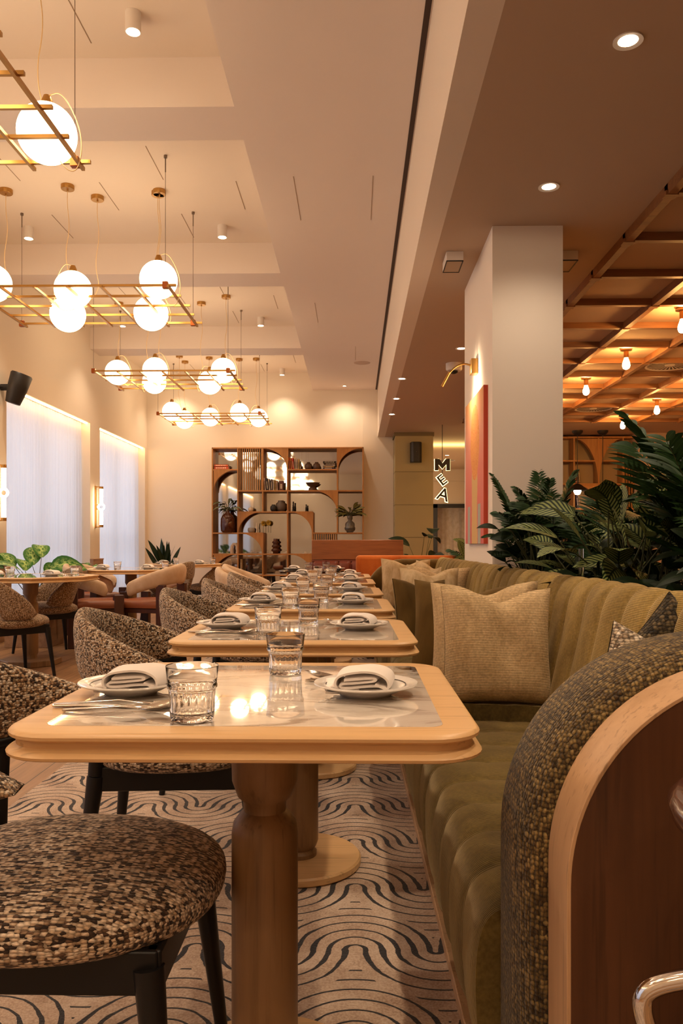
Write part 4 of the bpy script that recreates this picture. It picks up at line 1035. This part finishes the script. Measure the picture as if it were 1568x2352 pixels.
chandelier(12.83, [(-2.94, -.12, 3.14), (-2.85, .40, 3.09), (-2.38, .2, 3.10), (-1.86, -.05, 3.13), (-1.60, .3, 3.10)], 'brass grid chandelier nearest the far wall')

# ---------------------------------------------------------------- ceiling fittings
def surface_spot(x, y, label):
    r = E('ceiling_spotlight', label, 'ceiling light', (x, y, HC), 0, 'surface spotlights')
    mb = MB(); mb.lathe([(0, 0), (.045, 0), (.045, -.11), (.040, -.112), (.040, -.10), (0, -.10)], 28, cap=False); hs = mb.build('housing', M_WHITEP, r, smooth=40)
    mb = MB(); mb.lathe([(0, -.104), (.032, -.104), (.030, -.106), (0, -.106)], 20, cap=False); mb.build('lamp_disc', M_DISC, hs, smooth=40)
    spot('spot_beam', (x, y, HC-.13), 55 if y < 9 else 32, angle=100)
    return r
bays = ['first', 'second', 'third', 'last']
for i, y in enumerate((4.53, 7.58, 10.66, 13.78)):
    for x, s in ((-1.27, 'right'), (-3.13, 'left')):
        surface_spot(x, y, 'white cylinder spotlight at the %s of the %s ceiling bay' % (s, bays[i]))
for y in (1.5, -1.5):
    for x in (-1.27, -3.13): spot('spot_beam', (x, y, HC-.05), 55, angle=100)
def downlight(x, y, z, label, r0=.055, p=30, lamp=True, col=(1, .78, .55)):
    r = E('downlight', label, 'ceiling light', (x, y, z), 0, 'recessed downlights')
    mb = MB(); mb.lathe([(r0*.68, -.001), (r0, -.001), (r0, -.006), (r0*.68, -.003)], 28, cap=False); mb.build('trim_ring', M_WHITEP, r, smooth=40)
    mb = MB(); mb.lathe([(0, -.002), (r0*.66, -.002)], 24, cap=False); mb.build('lamp_disc', M_DISC, r, smooth=40)
    if p: spot('downlight_or_fill_beam', (x, y, z-.02), p*1.2, col, angle=135, blend=1, radius=.03)
    return r
downlight(1.02, 3.0, LC, 'recessed downlight at the top right of the lower ceiling', p=26)
downlight(1.02, 4.22, LC, 'recessed downlight just before the white pillar', p=14)
downlight(1.02, 7.70, LC, 'recessed downlight at the left edge of the white pillar')
downlight(.53, 9.1, LC, 'recessed downlight nearest of three along the ceiling step'); downlight(.53, 10.35, LC, 'recessed downlight middle of three along the ceiling step'); downlight(.53, 11.6, LC, 'recessed downlight farthest of three along the ceiling step')
downlight(1.95, 17.0, LC, 'recessed downlight in passage behind the olive pillar')
downlight(-.19, 13.75, MC, 'tiny downlight in the middle soffit by the far wall', .04, 20)
for x, y in ((1.02, 1.8), (1.02, .6), (1.02, -.8), (.1, -.6), (-.4, -1.2)): spot('downlight_or_fill_beam', (x, y, LC-.02 if x > .5 else MC-.02), 34, (1, .74, .48), angle=105, radius=.03)  # unseen fill spots without fittings, added to light the foreground
mb = MB(); mb.lathe([(0, -.002), (.12, -.002), (.125, 0), (0, 0)], 40, cap=False); o = mb.build('ceiling_speaker', plain('speaker grille', (.55, .42, .34), .8), smooth=30); o.location = (.10, 12.0, MC); tag(o, 'round flush speaker grille in middle soffit', 'speaker')
for x, l in ((.64, 'square ceiling sensor box left of the white pillar'), (1.375, 'square ceiling sensor box right of white pillar')):
    r = E('sensor_box', l, 'sensor', (x, 5.25, LC), 0, 'square ceiling boxes')
    mb = MB(); mb.box(-.055, .055, -.11, .11, -.06, 0); mb.build('housing', M_WHITEP, r, smooth=0, bevel=.003)
    mb = MB()
    for a in ((-.055, .055, -.11, -.104), (-.055, .055, .104, .11), (-.055, -.049, -.11, .11), (.049, .055, -.11, .11)): mb.box(*a, -.066, -.0605)
    mb.build('rim', M_BLACKM, r, smooth=0)
    mb = MB(); mb.box(-.049, .049, -.104, .104, -.063, -.0605); mb.build('grille', plain('grille plate', (.42, .30, .2), .6), r, smooth=0)
r = E('dome_camera', 'white security dome camera on the ceiling left of the picture lamp', 'camera', (1.03, 8.35, LC))
mb = MB(); mb.lathe([(0, 0), (.085, 0), (.085, -.06), (.075, -.075), (.05, -.078), (0, -.078)], 36, cap=False); mb.build('housing', M_WHITEP, r, smooth=40)
mb = MB(); mb.lathe([(.045, -.076), (.040, -.095), (.02, -.108), (0, -.11)], 28, cap=False); mb.build('dome', plain('dark dome', (.02, .02, .02), .1), r, smooth=60)
# filament bulbs in the coffers
def bulb(x, y, label):
    r = E('filament_lamp', label, 'ceiling light', (x, y, LC), 0, 'bare filament lamps')
    mb = MB(); mb.lathe([(0, 0), (.062, 0), (.062, -.012), (.055, -.018), (.055, -.028), (.024, -.03), (.024, -.10), (0, -.10)], 28, cap=False); lh = mb.build('lamp_holder', M_BRASSD, r, smooth=40)
    mb = MB(); mb.lathe([(.018, -.10), (.022, -.115), (.034, -.150), (.036, -.175), (.028, -.198), (.012, -.208), (0, -.209)], 24, cap=False); mb.build('bulb', M_BULB, lh, smooth=60)
for x, y, l in ((2.60, 6.38, 'filament lamp at the right edge of the coffered ceiling'), (2.60, 7.70, 'filament lamp second nearest in the coffered ceiling'), (2.60, 9.03, 'filament lamp just right of the white pillar'), (2.60, 10.33, 'filament lamp hidden behind the white pillar edge'), (3.90, 10.38, 'filament lamp right of the smaller far ones'), (3.90, 11.70, 'filament lamp farthest, above the pendant canopies'), (3.90, 9.05, 'filament lamp outside the right edge, third in its row'), (3.90, 7.7, 'filament lamp outside the right edge, second in its row'), (5.2, 9.7, 'filament lamp by the right wall')): bulb(x, y, l)
for x, y, l in ((3.31, 8.45, 'large round slotted air diffuser at right of the coffers'), (3.31, 11.15, 'round slotted air diffuser deeper in the coffered ceiling'), (2.0, 18.0, 'round air diffuser in the passage ceiling')):
    r = E('air_diffuser', l, 'air vent', (x, y, LC), 0, 'round air diffusers')
    mb = MB(); mb.lathe([(.225, -.001), (.25, -.001), (.25, -.012), (.225, -.006)], 48, cap=False); mb.lathe([(0, -.008), (.05, -.008), (.05, -.001), (0, -.001)], 24, cap=False); mb.build('ring', M_WHITEP, r, smooth=40)
    mb = MB(); mb.lathe([(0, -.0015), (.23, -.0015)], 40, cap=False); mb.build('backing', M_BLACKM, r, smooth=0)
    mb = MB()
    for k in range(30):
        a = 2*pi*k/30; b = a+.10
        mb.add([(.05*cos(a), .05*sin(a), -.004), (.05*cos(b), .05*sin(b), -.004), (.227*cos(b+.14), .227*sin(b+.14), -.006), (.227*cos(a+.14), .227*sin(a+.14), -.006)], [(0, 1, 2, 3)])
    mb.build('vane', M_WHITEP, r, smooth=0)

# ---------------------------------------------------------------- pillar painting and picture lamp
m = NT('abstract canvas', .8); v = m.coord('Object'); s = m.sep(v); y_, z_ = s[1], s[2]     # y 0..0.8, z 0..0.98
u = m.math('DIVIDE', y_, .80); w = m.math('DIVIDE', z_, .98)
wn = m.noise(m.coord('Object', (1, 3, 3)), 3, 4)
pink = m.ramp(w, [(0, (.62, .14, .13)), (.5, (.72, .22, .17)), (.75, (.78, .33, .22)), (1, (.80, .38, .14))])
d = m.math('ABSOLUTE', m.math('SUBTRACT', u, .47)); stem = m.math('MULTIPLY', m.math('LESS_THAN', m.math('ADD', d, m.math('MULTIPLY', m.math('SUBTRACT', wn, .5), .1)), .15), m.math('LESS_THAN', w, .5))
c = m.mix(stem, pink, (.66, .42, .17))
hz = m.math('DIVIDE', m.math('SUBTRACT', w, .68), .26); hy = m.math('DIVIDE', m.math('SUBTRACT', u, .45), .24)
hd = m.math('ADD', m.math('MULTIPLY', hz, hz), m.math('MULTIPLY', hy, hy))
sc = m.noise(m.coord('Object', (1, 4, 4)), 5, 6, .7, 3); oc = m.ramp(sc, [(.35, (.72, .18, .04)), (.5, (.78, .36, .10)), (.65, (.60, .15, .03))])
c = m.mix(m.math('LESS_THAN', m.math('ADD', hd, m.math('MULTIPLY', wn, .3)), 1.1), c, oc)
bl = m.math('MULTIPLY', m.math('LESS_THAN', w, .26), m.math('LESS_THAN', m.math('ABSOLUTE', m.math('SUBTRACT', m.math('ABSOLUTE', m.math('SUBTRACT', u, .50)), .28)), .07))
c = m.mix(bl, c, (.40, .40, .36)); m.col(c); M_ART = m.mat
r = E('painting', 'tall pink and orange abstract canvas on the side of the white pillar', 'painting', (.785, 4.90, 1.02))
mb = MB(); mb.box(0, .027, 0, .80, 0, .975); mb.build('canvas', M_ART, r, smooth=0, bevel=.002)
mb = MB(); mb.box(.0, .027, -.003, .001, 0, .975); mb.build('painted_edge', plain('red edge', (.55, .07, .03), .7), r, smooth=0)
r = E('picture_lamp', 'brass picture lamp with curved arm above the pink painting', 'lamp', (.812, 5.33, 2.20))
mb = MB(); mb.box(-.045, 0, -.04, .04, -.05, .05); mb.build('wall_box', M_BRASS, r, smooth=0, bevel=.003)
mb = MB(); P = [Vector(q) for q in ((-.04, 0, .01), (-.09, 0, .025), (-.15, 0, .0), (-.20, 0, -.06), (-.235, 0, -.13))]
for _ in range(2): P = [P[0]]+[q for i in range(len(P)-1) for q in (P[i]*.75+P[i+1]*.25, P[i]*.25+P[i+1]*.75)]+[P[-1]]
mb.tube(P, .006, 8); mb.build('arm', M_BRASS, r, smooth=60)
mb = MB(); mb.tube([(-.185, -.0, -.035), (-.235, 0, -.13)], .009, 8); mb.build('lamp_head', M_BRASS, r, smooth=60)
spot('picture_beam', (.60, 5.33, 2.10), 9, (1, .78, .50), 130, 1, .02, (0, radians(-55), 0))
o = spot('picture_beam', (.66, 5.33, 2.16), 4, (1, .78, .50), 150, 1, .02, (0, radians(-80), 0))

# ---------------------------------------------------------------- illuminated letters hanging by the olive pillar
def letter(ch, x, y, z, size, ry, label):
    cu = bpy.data.curves.new('l', 'FONT'); cu.body = ch; cu.size = size; cu.space_character = 1; cu.extrude = .02; cu.offset = .002; cu.align_x = 'CENTER'; cu.align_y = 'CENTER'
    ob = bpy.data.objects.new('l', cu); COL.objects.link(ob)
    dg = bpy.context.evaluated_depsgraph_get(); me = bpy.data.meshes.new_from_object(ob.evaluated_get(dg))
    cu.offset = .012; cu.extrude = .004; dg.update(); me2 = bpy.data.meshes.new_from_object(ob.evaluated_get(bpy.context.evaluated_depsgraph_get()))
    bpy.data.objects.remove(ob, do_unlink=True)
    r = E('sign_letter', label, 'sign', (x, y, z), 0, 'hanging lit letters')
    for nm_, mm, mt, dy in (('letter_face', me, M_BLACKM, 0), ('letter_glow', me2, M_HALO, .03)):
        o_ = bpy.data.objects.new(nm_, mm); COL.objects.link(o_); mm.materials.clear(); mm.materials.append(mt); o_.parent = r
        o_.rotation_euler = (pi/2, ry, 0); o_.location = (0, dy, 0)
def letter_m(x, y, z, w, h):
    r = E('sign_letter', 'back lit dark letter M hanging beside the olive pillar', 'sign', (x, y, z), 0, 'hanging lit letters')
    P = [(0, 0), (.24, 0), (.24, .52), (.5, .12), (.76, .52), (.76, 0), (1, 0), (1, 1), (.72, 1), (.5, .62), (.28, 1), (0, 1)]
    P = [((a_-.5)*w, (b_-.5)*h) for a_, b_ in P]
    mb = MB(); mb.prism(P, -.02, .02, 'y'); mb.build('letter_face', M_BLACKM, r, smooth=0)
    mb = MB(); mb.tube([(p_[0], .028, p_[1]) for p_ in P+[P[0]]], .008, 6); mb.build('letter_glow', M_HALO, r, smooth=60)
letter_m(1.372, 12.6, 2.27, .24, .18)
if 0: letter('M', 1.375, 12.6, 2.26, .30, 0, 'back lit dark letter M hanging beside the olive pillar')
letter('E', 1.37, 12.6, 2.02, .24, -.65, 'back lit tilted dark letter E below the M')
letter('A', 1.385, 12.6, 1.79, .28, .30, 'back lit tilted dark letter A at the bottom of the sign')
mb = MB(); mb.tube([(1.375, 12.64, 1.75), (1.375, 12.64, LC)], .005, 6); tag(mb.build('sign_rod', M_BLACKM), 'thin rod the lit letters hang from', 'rod')
# speakers
r = E('wall_speaker', 'black box loudspeaker on the olive clad pillar', 'speaker', (1.02, 13.49, 2.56))
mb = MB(); mb.loft([[(-.10, 0, z_), (-.085, -.12, z_), (-.05, -.15, z_), (.05, -.15, z_), (.085, -.12, z_), (.10, 0, z_)] for z_ in (-.17, .17)]); mb.build('cabinet', M_BLACKM, r, smooth=30, bevel=.008)
mb = MB(); mb.lathe([(0, 0), (.006, 0), (.006, .004), (0, .004)], 12, cap=False); o = mb.build('badge', M_CHROME, r); o.rotation_euler = (pi/2, 0, 0); o.location = (0, -.151, 0)
r = E('wall_speaker', 'large black tapered loudspeaker on bracket at left wall edge', 'speaker', (XL, 8.28, 2.66))
mb = MB(); mb.M = Matrix.Translation((.17, 0, -.02)) @ Matrix.Rotation(radians(18), 4, 'Y')
loops = []
for z_, a, b in ((-.16, .055, .09), (-.155, .07, .10), (0, .095, .125), (.15, .105, .135), (.165, .095, .125)):
    loops.append([(a*cos(2*pi*i/32), b*sin(2*pi*i/32), z_) for i in range(32)])
mb.loft(loops); mb.build('cabinet', M_BLACKM, r, smooth=50)
mb = MB(); mb.tube([(0, 0, 0), (.09, 0, 0)], .035, 14); mb.lathe([(0, 0), (.05, 0), (.05, .01), (0, .01)], 20); mb.build('bracket', M_BLACKM, r, smooth=50)
# wall sconces
def sconce(x, y, label):
    r = E('wall_sconce', label, 'wall light', (x, y, 1.545), 0, 'brass tube sconces')
    mb = MB(); mb.box(0, .018, -.02, .02, -.30, .30); mb.build('backplate', M_BRASS, r, smooth=0, bevel=.003)
    for z_ in (-.285, .285, -.03, .03):
        mb = MB(); mb.tube([(.01, 0, z_), (.075, 0, z_)], .007, 8); mb.build('bracket_arm', M_BRASS, r, smooth=50)
    for s_ in (-1, 1):
        mb = MB(); mb.lathe([(.024, 0), (.024, .225)], 20, (.09, 0, .03 if s_ > 0 else -.255), True); gt = mb.build('glass_tube', M_TUBE, r, smooth=50)
        mb = MB(); mb.lathe([(.028, 0), (.028, .035)], 20, (.09, 0, .255 if s_ > 0 else -.29), True); mb.build('end_cap', M_BRASS, gt, smooth=50)
    mb = MB(); mb.grid(lambda u, v: (.09+(.040+.014*cos(2*pi*v))*cos(2*pi*u), .0+.014*sin(2*pi*v), (.040+.014*cos(2*pi*v))*sin(2*pi*u)), 32, 10, True, True); mb.build('glass_ring', M_TUBE, r, smooth=60)
sconce(XL, 11.29, 'brass tube wall light between the two windows')
sconce(XL, 8.14, 'brass tube wall light cut by the left edge')
# second bookcase at the right, pendants
r = E('bookcase', 'dark oak bookcase with slats behind the plants at right', 'bookcase', (3.35, 13.8, 0), 0)
mb = MB(); W2 = 1.68; T2 = 2.84
mb.box(-.03, 0, 0, .3, 0, T2); mb.box(W2, W2+.03, 0, .3, 0, T2); mb.box(-.03, W2+.03, 0, .3, T2, T2+.03); mb.build('frame', M_SHELF, r, smooth=0)
for x_ in (.42, .84, 1.26):
    mb = MB(); mb.box(x_-.012, x_+.012, .004, .3, 0, T2); mb.build('upright', M_SHELF, r, smooth=0)
for z_ in (.37, .80, 1.20, 1.62, 2.05, 2.45):
    mb = MB(); mb.box(0, W2, .002, .3, z_-.012, z_+.012); mb.build('shelf_board', M_SHELF, r, smooth=0)
for q_ in ((.43, 2.06, .40, .77, 'tr'), (.85, 2.06, .40, .77, 'tl'), (.43, 1.63, .40, .41, 'tr')):
    mb = MB(); quarter(mb, *q_[:4], q_[4], .006, .1); mb.build('arch_panel', M_SHELF, r, smooth=30)
for i in range(9):
    mb = MB(); mb.box(1.27+i*.045, 1.285+i*.045, .01, .05, 1.63, 2.44); mb.build('slat', M_SHELF, r, smooth=0)
mb = MB(); mb.box(0, W2, .285, .3, 0, T2); mb.build('back_panel', plain('beige back', (.40, .30, .18), .6), r, smooth=0)
for i, c in enumerate(((.35, .1, .1), (.08, .06, .12), (.3, .22, .14))): book((3.35+.47+i*.03, 13.9, 2.062), .028, .25, .16, c, ['red', 'dark blue', 'tan'][i]+' book in the right bookcase behind the plants', -.08, grp='books in the right bookcase')
for i, c in enumerate(((.10, .07, .16), (.42, .3, .2))): book((3.35+.50+i*.03, 13.9, 1.632), .028, .24, .16, c, ['purple', 'cream'][i]+' leaning book lower in the right bookcase', -.1, grp='books in the right bookcase')
for x_, y_, l in ((3.70, 13.35, 'left black pendant lamp over the plants'), (4.12, 13.35, 'right black pendant lamp over the plants')):
    r = E('pendant_lamp', l, 'pendant lamp', (x_, y_, LC), 0, 'black pendant lamps')
    mb = MB(); mb.lathe([(0, 0), (.09, 0), (.085, -.03), (.05, -.065), (0, -.08)], 24, cap=False); mb.build('canopy', M_BLACKM, r, smooth=50)
    mb = MB(); mb.tube([(0, 0, -.07), (0, 0, -.90)], .006, 6); mb.build('cord', M_BLACKM, r, smooth=50)
    mb = MB(); mb.lathe([(.015, -.88), (.06, -.90), (.17, -.99), (.175, -1.0), (.165, -.995), (.05, -.91), (.0, -.90)], 28, cap=False); mb.build('shade', M_BLACKM, r, smooth=50)
    mb = MB(); mb.lathe([(0, -.94), (.05, -.96), (.062, -1.01), (.04, -1.06), (0, -1.07)], 20, cap=False); mb.build('bulb', emit('lit pendant globe', (1, .8, .5), 14), r, smooth=50)
r = E('light_tube', 'slim lit tube lamp on the right face of the white pillar', 'lamp', (1.33, 5.78, 0))
# ---------------------------------------------------------------- bar stool at the bottom right corner
bpy.data.objects.remove(r, do_unlink=True)
r = E('bar_stool', 'bar stool with brown leather seat and bent chrome legs, bottom right corner', 'bar stool', (.56, .82, -.055))
mb = MB(); mb.lathe([(0, .735), (.15, .735), (.20, .755), (.222, .775), (.225, .79), (.215, .80), (.18, .795), (0, .78)], 48, cap=False); mb.build('seat', plain('glossy brown leather', (.06, .018, .010), .22, 0, Coat_Weight=.5), r, smooth=60)
def bent(pts, rad, n=10):
    P = [Vector(q) for q in pts]
    for _ in range(3): P = [P[0]]+[q for i in range(len(P)-1) for q in (P[i]*.75+P[i+1]*.25, P[i]*.25+P[i+1]*.75)]+[P[-1]]
    mb = MB(); mb.tube(P, rad, n); return mb
for a in (radians(200), radians(160), radians(20), radians(-20)):
    c_, s_ = cos(a), sin(a)
    bent([(c_*.10, s_*.10, .74), (c_*.13, s_*.13, .70), (c_*.14, s_*.2, .60), (c_*.235, s_*.3, .57), (c_*.25, s_*.3, .54), (c_*.215, s_*.3, .47), (c_*.21, s_*.3, .40), (c_*.21, s_*.3, 0)], .011).build('leg', M_CHROME, r, smooth=60)
mb = bent([(.2*cos(t), .2*sin(t), .25) for t in [2*pi*i/24 for i in range(25)]], .009); mb.build('foot_ring', M_CHROME, r, smooth=60)
# hidden template pieces are removed (their copies stay)
for t in (G0, F0, K0, S0): bpy.data.objects.remove(t, do_unlink=True)
for t in (P0, N0):
    for c in [c for c in bpy.data.objects if c.parent == t]: bpy.data.objects.remove(c, do_unlink=True)
    bpy.data.objects.remove(t, do_unlink=True)
